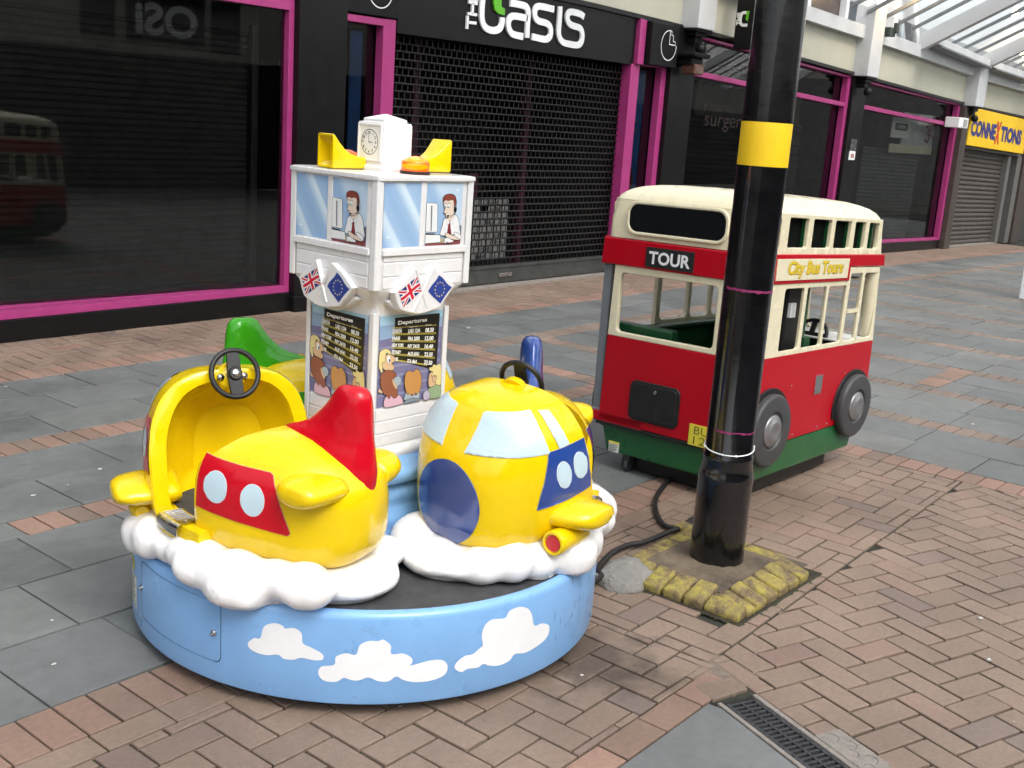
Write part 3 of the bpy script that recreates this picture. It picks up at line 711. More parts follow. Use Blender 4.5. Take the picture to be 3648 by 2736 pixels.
louvre_shutter("roller_shutter", t, 11.15, 15.2, (.0, -.05), (1.75, 1.70), 7.15, .062)
b = MB(P("wall_panel_dim", (.06, .06, .055), .8, nscale=4, namt=.2)); b.box((12.1, 7.1, 1.75), (15.0, 7.2, 2.15)); b.done("back_panel", t)
b = MB(P("dim_red_letters", (.012, .002, .003), .5, nscale=9, namt=.1))
b.mesh(text_mesh("phone", .13, .62), FR((11.93, 6.705, 1.84), (1, 0, 0), (0, 0, 1))); b.mesh(text_mesh("surgery", .17, 1.05), FR((12.2, 6.705, 1.66), (1, 0, 0), (0, 0, 1))); b.done("lettering", t)
b = MB(LW); b.mesh(text_mesh("NS", .05, .05), FR((11.13, 6.704, 1.465), (1, 0, 0), (0, 0, 1))); b.mesh(text_mesh("NS", .04, .05), FR((11.13, 6.704, 1.41), (1, 0, 0), (0, 0, 1))); b.done("small_lettering", t)
pillar(15.473, 15.95, gz(15.7) - .004, 2.45, 6.56, "black pillar with pale keypad plate between the two right shop windows")
kp = thing("keypad_plate", (15.7, 6.55, 1.45), "grey plate with a white notice fixed on the black pillar", "plate")
b = MB(STEEL); b.box((15.60, 6.538, 1.44), (15.80, 6.558, 1.60)); b.done("plate", kp, bevel=.004)
b = MB(EDGEW); b.box((15.60, 6.540, 1.31), (15.80, 6.556, 1.435)); b.m(P("faded_print", (.35, .2, .2), .6, nscale=8, namt=.2)); b.box((15.64, 6.536, 1.34), (15.76, 6.539, 1.40)); b.done("notice", kp, bevel=.002)
t = bay(15.95, 20.25, "last magenta framed shop window before the yellow sign, pale boards hung inside", (.06, -.03), (2.045, 1.93), (2.44, 2.33))
louvre_shutter("roller_shutter", t, 17.4, 19.9, (-.1, -.15), (1.45, 1.40), 7.1, .062, P("paler_shutter", (.14, .155, .15), .5, nscale=6, namt=.2))
PB1 = P("pale_board", (.78, .78, .72), .6, nscale=7, namt=.12)
b = MB(PB1); b.box((17.86, 6.85, 1.68), (18.66, 6.87, 2.0)); b.m(P("dark_green_oval", (.01, .07, .045), .5, nscale=9, namt=.2)); b.fill(rrect(17.98, 1.80, 18.56, 1.91, .05), lambda u, v: (u, 6.846, v))
b.m(LW); b.mesh(text_mesh("OPEN", .055, .36), FR((18.27, 6.843, 1.855), (1, 0, 0), (0, 0, 1))); b.done("open_sign", t)
b = MB(P("pale_grey_board", (.58, .60, .59), .6, nscale=5, namt=.1)); b.box((18.6, 6.95, 1.58), (20.1, 6.97, 2.1)); b.m(P("cream_strip", (.78, .72, .52), .6, nscale=6, namt=.1)); b.box((18.1, 6.94, 1.44), (20.1, 6.96, 1.58))
b.m(P("rust_red_figure", (.28, .05, .02), .5, nscale=9, namt=.1))
b.fill(stroke(smooth_loop([(19.68, 1.90), (19.80, 1.955), (19.86, 1.88), (19.76, 1.81), (19.89, 1.74), (19.80, 1.65), (19.66, 1.69)], 5, False), .045), lambda u, v: (u, 6.936, v))
b.fill(stroke([(19.84, 1.72), (20.06, 1.97)], .035), lambda u, v: (u, 6.934, v)); b.fill(stroke(smooth_loop([(19.95, 1.78), (20.06, 1.72), (20.08, 1.78)], 4, False), .03), lambda u, v: (u, 6.932, v)); b.done("hanging_board", t)
BROWN = P("brown_stone_pillar", (.055, .042, .036), .6, nscale=7, namt=.2)
pillar(20.253, 20.56, gz(20.4) - .004, 2.30, 6.52, "brown stone pillar left of the yellow shop sign", BROWN, False)
t = thing("shuttered_shop", (22.4, 6.66, gz(22)), "closed brown slatted shutter shop below a yellow sign with blue lettering", "shop")
shop_base(t, 20.56, 24.5, (gz(20.5) - .004, gz(24.5) - .004), (2.28, 2.20), 7.3)
louvre_shutter("roller_shutter", t, 20.60, 23.55, (gz(20.6) + .03, gz(23.6) + .03), (1.60, 1.52), 6.72, .085, P("brown_slats", (.060, .050, .043), .55, nscale=6, namt=.2))
b = MB(P("grey_door_frame", (.12, .115, .11), .5, nscale=6, namt=.15)); b.sbox(20.56, 24.4, (1.60, 1.50), (1.645, 1.55), 6.60, 6.75); b.sbox(23.55, 23.75, (gz(23.6), gz(23.7)), (1.5, 1.5), 6.6, 6.75); b.sbox(24.2, 24.5, (gz(23.6), gz(23.7)), (1.5, 1.5), 6.6, 6.75)
b.m(CONC); b.sbox(20.60, 23.55, (gz(20.6), gz(23.55)), (gz(20.6) + .035, gz(23.55) + .035), 6.6, 6.74); b.done("door_surround", t, bevel=.004)
YS = P("yellow_shop_sign", (.80, .50, .012), .45, nscale=5, namt=.06)
b = MB(YS); b.sbox(20.57, 24.15, (1.65, 1.565), (2.30, 2.225), 6.50, 6.60); b.done("fascia_sign", t, bevel=.006)
NV = P("navy_lettering", (.03, .035, .20), .4, nscale=6, namt=.08); RD = P("red_lettering", (.55, .03, .02), .4, nscale=6, namt=.08)
b = MB(NV)
u = Vector((1, 0, -.028)).normalized()
def conn(txt, xc, wd, h, mat, zoff=0):
    b.m(mat); b.mesh(text_mesh(txt, h, wd, bold=.05), FR((xc, 6.495, 1.955 - .028 * (xc - 20.8) + zoff), u, (0, 0, 1)))
conn("CONNE", 21.38, 1.46, .29, NV); conn("X", 22.24, .30, .42, RD, .0); conn("TIONS", 23.12, 1.40, .29, NV); b.done("lettering", t)
ab = thing("alarm_box", (19.8, 6.45, 2.0), "small white alarm box on the wall left of the yellow sign", "alarm box")
b = MB(EDGEW); b.box((19.55, 6.36, 1.92), (20.02, 6.60, 2.09)); b.done("casing", ab, bevel=.01)
b = MB(P("grey_grille", (.3, .31, .28), .6, nscale=9, namt=.1)); b.box((19.76, 6.352, 1.945), (19.94, 6.359, 2.065)); b.done("grille", ab)
t = thing("far_shops", (30, 6.66, gz(30)), "far end of the shop row, dark fronts beyond the yellow sign", "shops")
for xa_ in (24.5, 29, 34): b = MB(BROWN); b.sbox(xa_, xa_ + .55, (gz(xa_), gz(xa_)), (2.15, 2.15), 6.55, 7); b.done("pillar", t, bevel=.006)
b = MB(SHUT); wallseg(b, 25.1, 44, gz, lambda x: zc(x) - .05, 6.8, 7); b.done("shutters", t)
b = MB(BTILE); b.box((-8, 6.62, 0), (.35, 6.9, 2.65)); o = b.done("dark_wall", bevel=.004); tag(o, "dark blank shopfront wall beyond the left edge of the nearest window", "wall")

# wall lamp on the second pillar
t = thing("wall_lamp", (10.85, 6.45, 2.3), "boxy black wall lamp with a brownish lens on the black pillar below the white column", "lamp")
b = MB(BPLAIN); b.box((10.64, 6.30, 2.325), (10.97, 6.56, 2.375)); b.box((10.69, 6.36, 2.24), (10.92, 6.56, 2.325)); b.done("housing", t, bevel=.02)
b = MB(P("brown_lens", (.10, .045, .03), .25, coat=.5, nscale=20, namt=.4)); b.box((10.71, 6.33, 2.15), (10.90, 6.50, 2.26)); b.done("lens", t, bevel=.015)
for (x, lab) in ((10.95, "black bracket with ball under the white column nearest the lamp post"), (15.68, "black bracket with ball under the middle white column"), (20.55, "black bracket with ball under the farthest white column, by the yellow sign")):
    corbel(x, lin(ZC, x) - .045, lab)
# white columns
for i, (x, wd, lab) in enumerate(((10.95, .36, "white square column against the cream wall, nearest, just left of the lamp post"), (15.66, .40, "white square column between the two right shop windows, second along the cream wall"), (20.55, .46, "white square column farthest along, above the left end of the yellow sign"))):
    b = MB(WSTEEL); z0 = lin(ZC, x) - .045; b.box((x - wd / 2, 6.38, z0), (x + wd / 2, 6.66, zb(x) + (1.6 if i < 2 else .25)))
    tag(b.done("roof_column", bevel=.01), lab, "column", "white columns of the arcade roof")
t = thing("floodlight", (15.95, 6.3, 3.1), "small dark floodlight fixed beside the top of the middle white column", "floodlight")
b = MB(P("dark_green_grey", (.03, .045, .045), .5, nscale=9, namt=.2)); b.box((15.92, 6.32, 3.05), (16.12, 6.46, 3.17)); b.box((16.05, 6.28, 3.1), (16.13, 6.34, 3.24)); b.done("housing", t, bevel=.01)
b = MB(GSTEEL); b.box((15.86, 6.40, 3.04), (16.0, 6.44, 3.08)); b.done("arm", t)

# lit warm lamps high on the columns
WL = P("warm_lamp_glow", (1, .8, .5), .4, nscale=9, namt=.05, emit=(1, .72, .38), estr=26)
for i, (x, y, z, lab) in enumerate(((10.9, 5.8, 3.72, "warm lit lamp under the roof nearest, above the shop entrance end"), (15.75, 5.95, 3.75, "warm lit lamp under the roof by the middle white column"), (20.75, 6.11, 3.885, "warm lit lamp under the roof glazing above the farthest white column"), (23.2, 6.55, 3.43, "warm lit lamp at the right edge, farthest along the arcade roof"))):
    t = thing("arcade_lamp", (x, y, z), lab, "lamp", "lit lamps under the arcade roof")
    b = MB(WSTEEL); b.lathe([(.05, .06), (.07, .10), (.03, .14), (.012, .15), (.012, .45)], (x, y, z), 20); b.done("housing", t, smooth=40)
    b = MB(WL); b.ell((x, y, z), (.055, .055, .075)); b.done("bulb", t, smooth=180)
    l_ = bpy.data.lights.new("arcade_lamp_light", 'POINT'); l_.energy = 9 if i else 14; l_.color = (1, .66, .30); l_.shadow_soft_size = .06
    lo_ = bpy.data.objects.new("arcade_lamp_light", l_); col.objects.link(lo_); lo_.location = (x, y, z - .11)
# projecting sign
ps = thing("projecting_sign", (11.6, 6.4, 2.5), "tall black projecting sign with small white THE O lettering, partly behind the lamp post", "sign")
b = MB(BPLAIN); b.box((11.6, 5.72, 2.487), (11.72, 6.40, 3.4)); b.done("panel", ps, bevel=.006)
b = MB(P("black_bracket", (.01, .01, .01), .4, nscale=9, namt=.2)); b.tube([(11.66, 6.40, 2.6), (11.66, 6.6, 2.6)], .02); b.done("bracket", ps); b = MB(MATS['black_bracket']); b.tube([(11.66, 6.40, 3.2), (11.66, 6.6, 3.2)], .02); b.done("bracket", ps)
b = MB(LET); MM = lambda y, z: FR((11.593, y, z), (0, -1, 0), (0, 0, 1))
b.mesh(curve_mesh([stroke(smooth_loop([(.07, .13), (.02, .13), (0, .10), (0, .03), (.03, 0), (.09, 0)], 4, False), .032)], .006, .001), MM(6.335, 2.745))
tm = text_mesh("THE", .042, .135, extrude=.006, bold=.04); b.mesh(tm, MM(6.362, 2.81) @ Matrix.Rotation(R(90), 4, 'Z'))
b.m(LGR); b.mesh(curve_mesh([[(.06, .06), (.09, .04), (.10, .15), (.065, .15)]], .006, .001), MM(6.335, 2.745)); b.done("lettering", ps)

# ---------------------------------------------------------------- arcade roof, clerestory, opposite side
RX = [-6, -3.6, -1.2, 1.2, 3.6, 6.0, 8.4, 10.85, 13.15, 17.75, 20.6, 23.2, 25.8, 28.4, 31.0, 33.6]
t = thing("arcade_roof", (12, 2, 3), "glazed arcade roof of white rafters and grey bars rising over the street", "roof")
RF = MB(WSTEEL); YR, SL = 1.3, math.tan(R(28))
def zr(x, y): return zb(x) + .03 + (6.62 - y) * SL if y >= YR else zb(x) + .03 + (6.62 - YR) * SL - (YR - y) * SL
YO = -4.0
for x in RX:
    for (ya, yb_) in ((6.62, YR), (YR, YO)):
        za, zb_ = zr(x, ya), zr(x, yb_); dx = .075
        RF.hexa([(x - dx, ya, za), (x + dx, ya, za), (x + dx, yb_, zb_), (x - dx, yb_, zb_), (x - dx, ya, za + .26), (x + dx, ya, za + .26), (x + dx, yb_, zb_ + .26), (x - dx, yb_, zb_ + .26)])
RF.done("rafters", t, bevel=.006)
b = MB(GSTEEL)
x = -6
while x < 34:
    if min(abs(x - q) for q in RX) > .2:
        for (ya, yb_) in ((6.5, YR), (YR, YO)):
            za, zb_ = zr(x, ya) + .22, zr(x, yb_) + .22; dx = .022
            b.hexa([(x - dx, ya, za), (x + dx, ya, za), (x + dx, yb_, zb_), (x - dx, yb_, zb_), (x - dx, ya, za + .05), (x + dx, ya, za + .05), (x + dx, yb_, zb_ + .05), (x - dx, yb_, zb_ + .05)])
    x += .58
for y in (4.6, 2.9, YR, -.4, -2.1):
    z0 = [zr(x, y) + .17 for x in (-6, 10, 34)]
    for xa, xb, za, zb_ in ((-6, 10, z0[0], z0[1]), (10, 34, z0[1], z0[2])):
        b.sbox(xa, xb, (za, zb_), (za + .07, zb_ + .07), y - .03, y + .03)
b.done("glazing_bars", t)
b = MB(ROOFG)
for xa, xb in ((-6, 10), (10, 34)):
    for (ya, yb_) in ((6.5, YR), (YR, YO)):
        b.poly([(xa, ya, zr(xa, ya) + .285), (xb, ya, zr(xb, ya) + .285), (xb, yb_, zr(xb, yb_) + .285), (xa, yb_, zr(xa, yb_) + .285)])
b.done("glazing", t, recalc=False)
b = MB(WSTEEL)
for xa, xb in zip(RX[9:], RX[10:]): b.sbox(xa + .1, xb - .1, (zb(xa) + .19, zb(xb) + .19), (zb(xa) + .30, zb(xb) + .30), 6.30, 6.52)
b.m(GSTEEL)
for xa, xb in zip(RX[9:], RX[10:]): b.sbox(xa + .1, xb - .1, (zb(xa) + .155, zb(xb) + .155), (zb(xa) + .188, zb(xb) + .188), 6.26, 6.50)
b.done("gutter", t, bevel=.005)
# clerestory windows above the ledge, up to the cross gable at x = 17.7
t = thing("clerestory", (12, 6.8, 3.2), "row of grey framed windows above the white ledge, over the shopfronts", "window")
b = MB(WSTEEL)
wallseg(b, -6, 17.7, lambda x: zb(x) + .17, lambda x: zb(x) + .23, 6.72, 6.8)
x = -5.2
while x < 17.5: b.box((x, 6.70, zb(x) + .2), (x + .09, 6.8, zb(x) + 2.0)); x += 1.2
b.box((16.85, 6.66, zb(17) + .2), (17.02, 6.8, zb(17) + 2.2))
b.hexa([(17.62, 6.55, zb(17.7) + .17), (17.78, 6.55, zb(17.7) + .17), (17.78, 6.7, zb(17.7) + .17), (17.62, 6.7, zb(17.7) + .17), (16.55, 6.55, 4.6), (16.71, 6.55, 4.6), (16.71, 6.7, 4.6), (16.55, 6.7, 4.6)])
b.m(GSTEEL); b.hexa([(17.56, 6.60, zb(17.7) + .17), (17.615, 6.60, zb(17.7) + .17), (17.615, 6.7, zb(17.7) + .17), (17.56, 6.7, zb(17.7) + .17), (16.49, 6.60, 4.6), (16.545, 6.60, 4.6), (16.545, 6.7, 4.6), (16.49, 6.7, 4.6)])
b.done("frame", t, bevel=.004)
b = MB(P("pale_window_pane", (.34, .40, .43), .15, coat=.5, nscale=1.5, namt=.25)); wallseg(b, -6, 17.7, lambda x: zb(x) + .22, lambda x: zb(x) + 2.0, 6.82, 6.84)
b.m(P("brown_dark_pane", (.045, .035, .033), .3, nscale=3, namt=.3)); b.sbox(14.3, 15.4, (3.2, 3.15), (5, 5), 6.80, 6.815); b.box((15.95, 6.79, 3.15), (16.25, 6.81, 5))
b.done("pane", t)

# opposite side of the street, seen as reflections only
t = thing("opposite_shops", (8, -4, 0), "dim shop row across the street, mirrored in the left window glass with an OSi sign", "shops")
b = MB(BTILE); b.box((-8, -4.3, 0), (34, -4.0, 2.2)); b.done("shop_fronts", t)
b = MB(CREAM); b.box((-8, -4.4, 2.2), (34, -3.98, 3.2)); b.done("wall", t)
b = MB(BPLAIN); b.box((9.02, -3.97, 2.38), (10.38, -3.93, 3.17)); b.box((8.28, -3.97, 2.40), (8.82, -3.93, 3.17)); b.box((10.52, -3.97, 2.32), (11.05, -3.93, 3.17)); b.m(LW)
b.mesh(text_mesh("OSi", .52, 1.1, bold=.03), FR((9.7, -3.92, 2.74), (-1, 0, 0), (0, 0, 1))); b.done("sign", t)
b = MB(P("end_wall", (.12, .12, .12), .8, nscale=3, namt=.3)); b.box((44, -8, -1), (44.3, 8, 4)); o = b.done("end_wall"); tag(o, "grey building closing the far end of the shopping street", "building")
# information panel at the right edge
t = thing("information_panel", (13.5, 3.3, gz(13.5)), "navy free-standing panel with a white edge at the far right of the picture", "panel")
b = MB(EDGEW); b.box((13.5, 2.0, gz(13.5)), (13.62, 3.42, 1.75)); b.done("frame", t, bevel=.01)
b = MB(P("navy_panel", (.025, .02, .09), .4, nscale=2, namt=.2)); b.box((13.49, 2.05, gz(13.5) + .06), (13.505, 3.34, 1.68)); b.m(P("red_print", (.3, .02, .05), .5, nscale=4, namt=.2)); b.box((13.485, 2.1, .3), (13.492, 3.28, .5)); b.done("panel_face", t, bevel=.003)
# ---------------------------------------------------------------- lamp post, kerb plinth, lump, cable
t = thing("lamp_post", (POLEC[0], POLEC[1], .035), "tall black lamp post with yellow painted band, in front of the toy bus", "lamp post")
c3 = (POLEC[0], POLEC[1], 0)
b = MB(BPOLE)
prof = [(.0985, .03), (.098, .335), (.0995, .343), (.0995, .360), (.095, .375), (.089, .415), (.0905, .421), (.0905, .435), (.0852, .443), (.0848, 1.0), (.0843, 1.75), (.0838, 1.762), (.0838, 3.0), (.0815, 6.2)]
b.lathe(prof, c3, 64); b.done("post", t, smooth=40)
b = MB(YPAINT); b.lathe([(.0851, 1.454), (.0852, 1.455), (.0851, 1.596), (.0850, 1.597)], c3, 64); o = b.done("painted_band", t, smooth=40)
PK = P("torn_pink_tape", (.22, .02, .10), .6, nscale=60, namt=.5)
for z0, hh, a0, a1, sl in ((1.041, .012, 150, 300, .006), (.536, .008, 165, 300, .004)):
    b = MB(PK); n = 44; lo, up = [], []
    for i in range(n + 1):
        a = R(a0 + (a1 - a0) * i / n); q = z0 - sl * i / n + .003 * noise.noise(Vector((i * .31, z0, 0)))
        wv = max(.0015, hh * (.35 + .65 * abs(noise.noise(Vector((i * .23, z0 * 9, 5))) * 1.6)))
        rr = .0856
        lo.append(b.bm.verts.new((c3[0] + rr * math.cos(a), c3[1] + rr * math.sin(a), q - wv))); up.append(b.bm.verts.new((c3[0] + rr * math.cos(a), c3[1] + rr * math.sin(a), q + wv * .4)))
    for i in range(n): b.face([lo[i], lo[i + 1], up[i + 1], up[i]])
    b.done("tape_remnant", t, recalc=False)
b = MB(EDGEW); zt = lambda a: .464 + .012 * math.cos(a - R(30)) 
ring = [(c3[0] + (.0878) * math.cos(a), c3[1] + .0878 * math.sin(a), zt(a)) for a in [R(5 * i) for i in range(73)]]
b.tube(ring, .0022, 6); 
for a in (R(135), R(225), R(312)): b.ell((c3[0] + .089 * math.cos(a), c3[1] + .089 * math.sin(a), zt(a)), (.005, .005, .0045))
b.done("cable_tie", t, smooth=180)

YB = bpy.data.materials.new("worn_yellow_brick"); YB.use_nodes = True; nt_ = YB.node_tree; bs = nt_.nodes["Principled BSDF"]; bs.inputs["Roughness"].default_value = .8
tc = nt_.nodes.new("ShaderNodeTexCoord"); n1 = nt_.nodes.new("ShaderNodeTexNoise"); n1.inputs["Scale"].default_value = 16; n1.inputs["Detail"].default_value = 9; n1.inputs["Roughness"].default_value = .8
nt_.links.new(tc.outputs["Object"], n1.inputs["Vector"]); rp = nt_.nodes.new("ShaderNodeValToRGB"); rp.color_ramp.elements[0].position = .44; rp.color_ramp.elements[0].color = (.17, .12, .065, 1); rp.color_ramp.elements[1].position = .64; rp.color_ramp.elements[1].color = (.42, .35, .06, 1)
e = rp.color_ramp.elements.new(.36); e.color = (.075, .055, .03, 1); nt_.links.new(n1.outputs["Fac"], rp.inputs["Fac"]); nt_.links.new(rp.outputs[0], bs.inputs["Base Color"])
bpn = nt_.nodes.new("ShaderNodeBump"); bpn.inputs["Strength"].default_value = .9; bpn.inputs["Distance"].default_value = .012; nt_.links.new(n1.outputs["Fac"], bpn.inputs["Height"]); nt_.links.new(bpn.outputs[0], bs.inputs["Normal"])
MORT = P("mossy_mortar", (.115, .088, .062), .9, nscale=7, namt=.55, bump=.9, bscale=45)
MOSS = P("moss_green", (.03, .05, .012), .95, nscale=20, namt=.4, bump=.6)
t = thing("brick_plinth", (3.45, 1.76, 0), "low square plinth of worn yellow painted bricks round the black lamp post's foot", "plinth")
b = MB(MORT)
n = 16; V = []
for i in range(n + 1):
    row = []
    for j in range(n + 1):
        x = 3.15 + .56 * i / n; y = 1.50 + .48 * j / n
        z = .030 + .006 * noise.noise(Vector((x * 9, y * 9, 1))) + .012 * math.exp(-((math.hypot(x - c3[0], y - c3[1]) - .10) / .03) ** 2)
        row.append(b.bm.verts.new((x, y, z)))
    V.append(row)
for i in range(n):
    for j in range(n): b.face([V[i][j], V[i + 1][j], V[i + 1][j + 1], V[i][j + 1]])
b.done("mortar_bed", t, smooth=180, recalc=False)
b = MB(P("dark_bedding", (.035, .030, .02), .95, nscale=20, namt=.5, bump=.5)); b.box((3.092, 1.452, -.006), (3.735, 2.01, .0035)); b.done("bedding", t, bevel=.004)
def pbrick(x0, y0, x1, y1, zin, zout, side):
    """sloped rounded brick: high inside, lower outside"""
    b = MB(YB); N = 5
    j = lambda: random.uniform(-.004, .004)
    hi = zin + random.uniform(-.004, .005); lo = zout + random.uniform(-.004, .003)
    if side == 'F': zs = (lo, lo, hi, hi)      # outside = low y
    elif side == 'L': zs = (lo, hi, hi, lo)    # outside = low x
    else: zs = (hi, hi, hi, hi)
    b.hexa([(x0, y0, -.002), (x1, y0, -.002), (x1, y1, -.002), (x0, y1, -.002), (x0 + j() * .5, y0 + j() * .5, zs[0]), (x1 + j() * .5, y0 + j() * .5, zs[1]), (x1 + j() * .5, y1, zs[2]), (x0 + j() * .5, y1, zs[3])])
    b.done("edging_brick", t, bevel=.010, seg=3, smooth=180)
kx0, kx1, ky0, ky1 = 3.10, 3.655, 1.462, 2.0
y = 1.60
while y < 1.85: pbrick(kx0, y, kx0 + .112, y + .073, .062, .034, 'L'); y += .082
x = 3.235
while x < 3.64: pbrick(x, ky0, x + .073, ky0 + .112, .062, .034, 'F'); x += .082
# corner bricks
for (a0, a1, a2, a3, sd) in ((kx0 + .004, ky0 + .004, kx0 + .062, ky0 + .135, 'L'), (kx0 + .068, ky0, kx0 + .130, ky0 + .120, 'F')): pbrick(a0, a1, a2, a3, .055, .028, sd)
x = 3.22
while x < 3.62: pbrick(x, ky1 - .07, x + .145, ky1, .036, .034, 'B'); x += .153
y = 1.60
while y < 1.93: pbrick(kx1 - .0, y, kx1 + .07, y + .145, .036, .034, 'B'); y += .153
b = MB(MOSS)
for (p, q) in (((3.20, 1.582), (3.65, 1.582)), ((3.218, 1.59), (3.218, 1.85)), ((3.09, 1.452), (3.70, 1.452)), ((3.092, 1.46), (3.092, 1.85))):
    k = 24
    for i in range(k):
        x = p[0] + (q[0] - p[0]) * (i + random.random()) / k; y = p[1] + (q[1] - p[1]) * (i + random.random()) / k
        zz = .034 if y > 1.5 and x > 3.15 else .0
        b.ell((x + random.uniform(-.004, .004), y + random.uniform(-.004, .004), zz - .001), (random.uniform(.003, .012), random.uniform(.003, .007), random.uniform(.001, .0035)), None, 8, 5)
o = b.done("moss", t, smooth=180); o["kind"] = "stuff"
# concrete lump
b = MB(P("pale_cement", (.21, .20, .185), .9, nscale=18, namt=.18, bump=.8, bscale=70))
cx, cy = 3.135, 1.925; n, k = 40, 14
rings = []
for j in range(k + 1):
    f = j / k; ring = []
    for i in range(n):
        a = 2 * math.pi * i / n
        rr = (.122 + .02 * math.sin(2 * a + 1) + .03 * noise.noise(Vector((math.cos(a) * 1.5, math.sin(a) * 1.5, 3)))) * math.cos(f * math.pi / 2) ** .6
        x, y = cx + rr * math.cos(a), cy + rr * math.sin(a) * .88
        ring.append((x, y, -.004 + .066 * math.sin(f * math.pi / 2) + .010 * noise.noise(Vector((x * 20, y * 20, f)))))
    rings.append(ring)
b.loft(rings)
tag(b.done("cement_lump", smooth=180), "rounded lump of pale cement at the left corner of the yellow brick plinth", "cement lump")
# power cable from the toy bus round the post to the ride
pts = [(4.35, 2.42, .05), (4.21, 2.405, .013), (4.03, 2.345, .012), (3.89, 2.28, .012), (3.77, 2.195, .012), (3.70, 2.13, .013), (3.675, 2.085, .014), (3.70, 2.055, .014), (3.80, 2.06, .013), (3.88, 2.07, .013)]
pts2 = [(3.88, 2.03, .013), (3.80, 2.04, .014), (3.69, 2.03, .022), (3.60, 2.022, .035), (3.50, 2.030, .03), (3.43, 2.05, .02), (3.373, 2.072, .02), (3.29, 2.08, .015), (3.20, 2.058, .015), (3.12, 2.028, .018), (3.05, 1.985, .03), (3.02, 1.955, .035), (2.95, 1.96, .03), (2.85, 2.05, .03)]
CABM = P("black_cable", (.016, .015, .015), .5, nscale=40, namt=.3)
b = MB(CABM); b.tube(smooth_loop(pts, 6, False), .011, 10); b.tube(smooth_loop(pts2, 6, False), .011, 10)
tag(b.done("power_cable", smooth=180), "black power cable looping over the bricks from toy bus to plane ride", "cable")
# ---------------------------------------------------------------- aeroplane carousel
CX, CY, DRR, DZ = 2.344, 2.401, .725, .297
ride = thing("plane_carousel", (CX, CY, 0), "small sky blue carousel ride with three yellow cartoon planes round a white control tower", "carousel ride")
b = MB(SKYB)
b.lathe([(.66, .040), (.715, .036), (.722, .040), (.725, .048), (.725, .277), (.7225, .288), (.716, .295), (.707, .2975), (.700, .2975), (.698, .293), (.69, .293)], (CX, CY, 0), 128)
drum = b.done("drum", ride, smooth=35)
b = MB(BPLAIN); b.lathe([(.60, .0), (.60, .03), (.56, .045)], (CX, CY, 0), 64)
for a in range(0, 360, 60): b.lathe([(.03, 0), (.03, .04)], (CX + .62 * math.cos(R(a)), CY + .62 * math.sin(R(a)), 0), 12)
b.done("underframe", ride, smooth=35)
b = MB(DECK); b.lathe([(.01, .2935), (.699, .2935), (.699, .2945), (.01, .2950)], (CX, CY, 0), 96); b.done("deck", ride, smooth=35)
def cyl(r, off=0): return lambda u, v: (CX + (r + off) * math.cos(R(u)), CY + (r + off) * math.sin(R(u)), v)
CL = [[(200.7, 0.179), (202.1, 0.197), (203.5, 0.201), (204.3, 0.235), (206.5, 0.25), (208.4, 0.247), (208.9, 0.24), (210.8, 0.245), (212.4, 0.233), (212.7, 0.206), (214.5, 0.196), (216.8, 0.181), (216.9, 0.165), (215.1, 0.161), (212.5, 0.164), (210.9, 0.156), (208.8, 0.154), (207.5, 0.163), (205.0, 0.156), (202.8, 0.157), (201.1, 0.165)],
 [(216.1, 0.124), (216.7, 0.145), (219.3, 0.153), (219.6, 0.176), (221.6, 0.187), (223.6, 0.184), (224.3, 0.21), (226.0, 0.223), (228.0, 0.223), (229.0, 0.227), (230.6, 0.21), (230.8, 0.186), (233.2, 0.186), (235.0, 0.172), (235.2, 0.158), (234.9, 0.15), (239.0, 0.16), (241.7, 0.156), (242.9, 0.136), (242.2, 0.112), (239.3, 0.101), (236.1, 0.101), (233.5, 0.11), (232.0, 0.121), (230.4, 0.108), (228.4, 0.109), (226.3, 0.12), (224.3, 0.111), (222.8, 0.112), (221.3, 0.117), (219.8, 0.105), (217.3, 0.106)],
 [(244.6, 0.126), (244.8, 0.143), (246.7, 0.159), (248.5, 0.16), (250.2, 0.174), (250.8, 0.18), (250.4, 0.209), (251.0, 0.237), (252.8, 0.25), (256.0, 0.245), (257.2, 0.263), (259.9, 0.266), (262.5, 0.252), (263.9, 0.227), (264.9, 0.193), (267.4, 0.19), (270.0, 0.173), (270.2, 0.149), (268.8, 0.133), (265.5, 0.123), (262.4, 0.12), (259.5, 0.127), (258.2, 0.113), (255.5, 0.107), (252.9, 0.114), (251.3, 0.124), (249.9, 0.117), (247.5, 0.119), (246.1, 0.113)]]
DEC = P("white_cloud_sticker", (.78, .78, .80), .35, nscale=12, namt=.03)
def degcircle(pts):  # work in arc metres so subdivision is even
    return [(R(a) * DRR, z) for a, z in pts]
cm = lambda off: (lambda u, v: (CX + (DRR + off) * math.cos(u / DRR), CY + (DRR + off) * math.sin(u / DRR), v))
for c in CL:
    b = MB(DEC); b.fill(degcircle(smooth_loop(c, 4)), cm(.0012), cut=.02); b.done("cloud_sticker", drum, smooth=180, recalc=False)
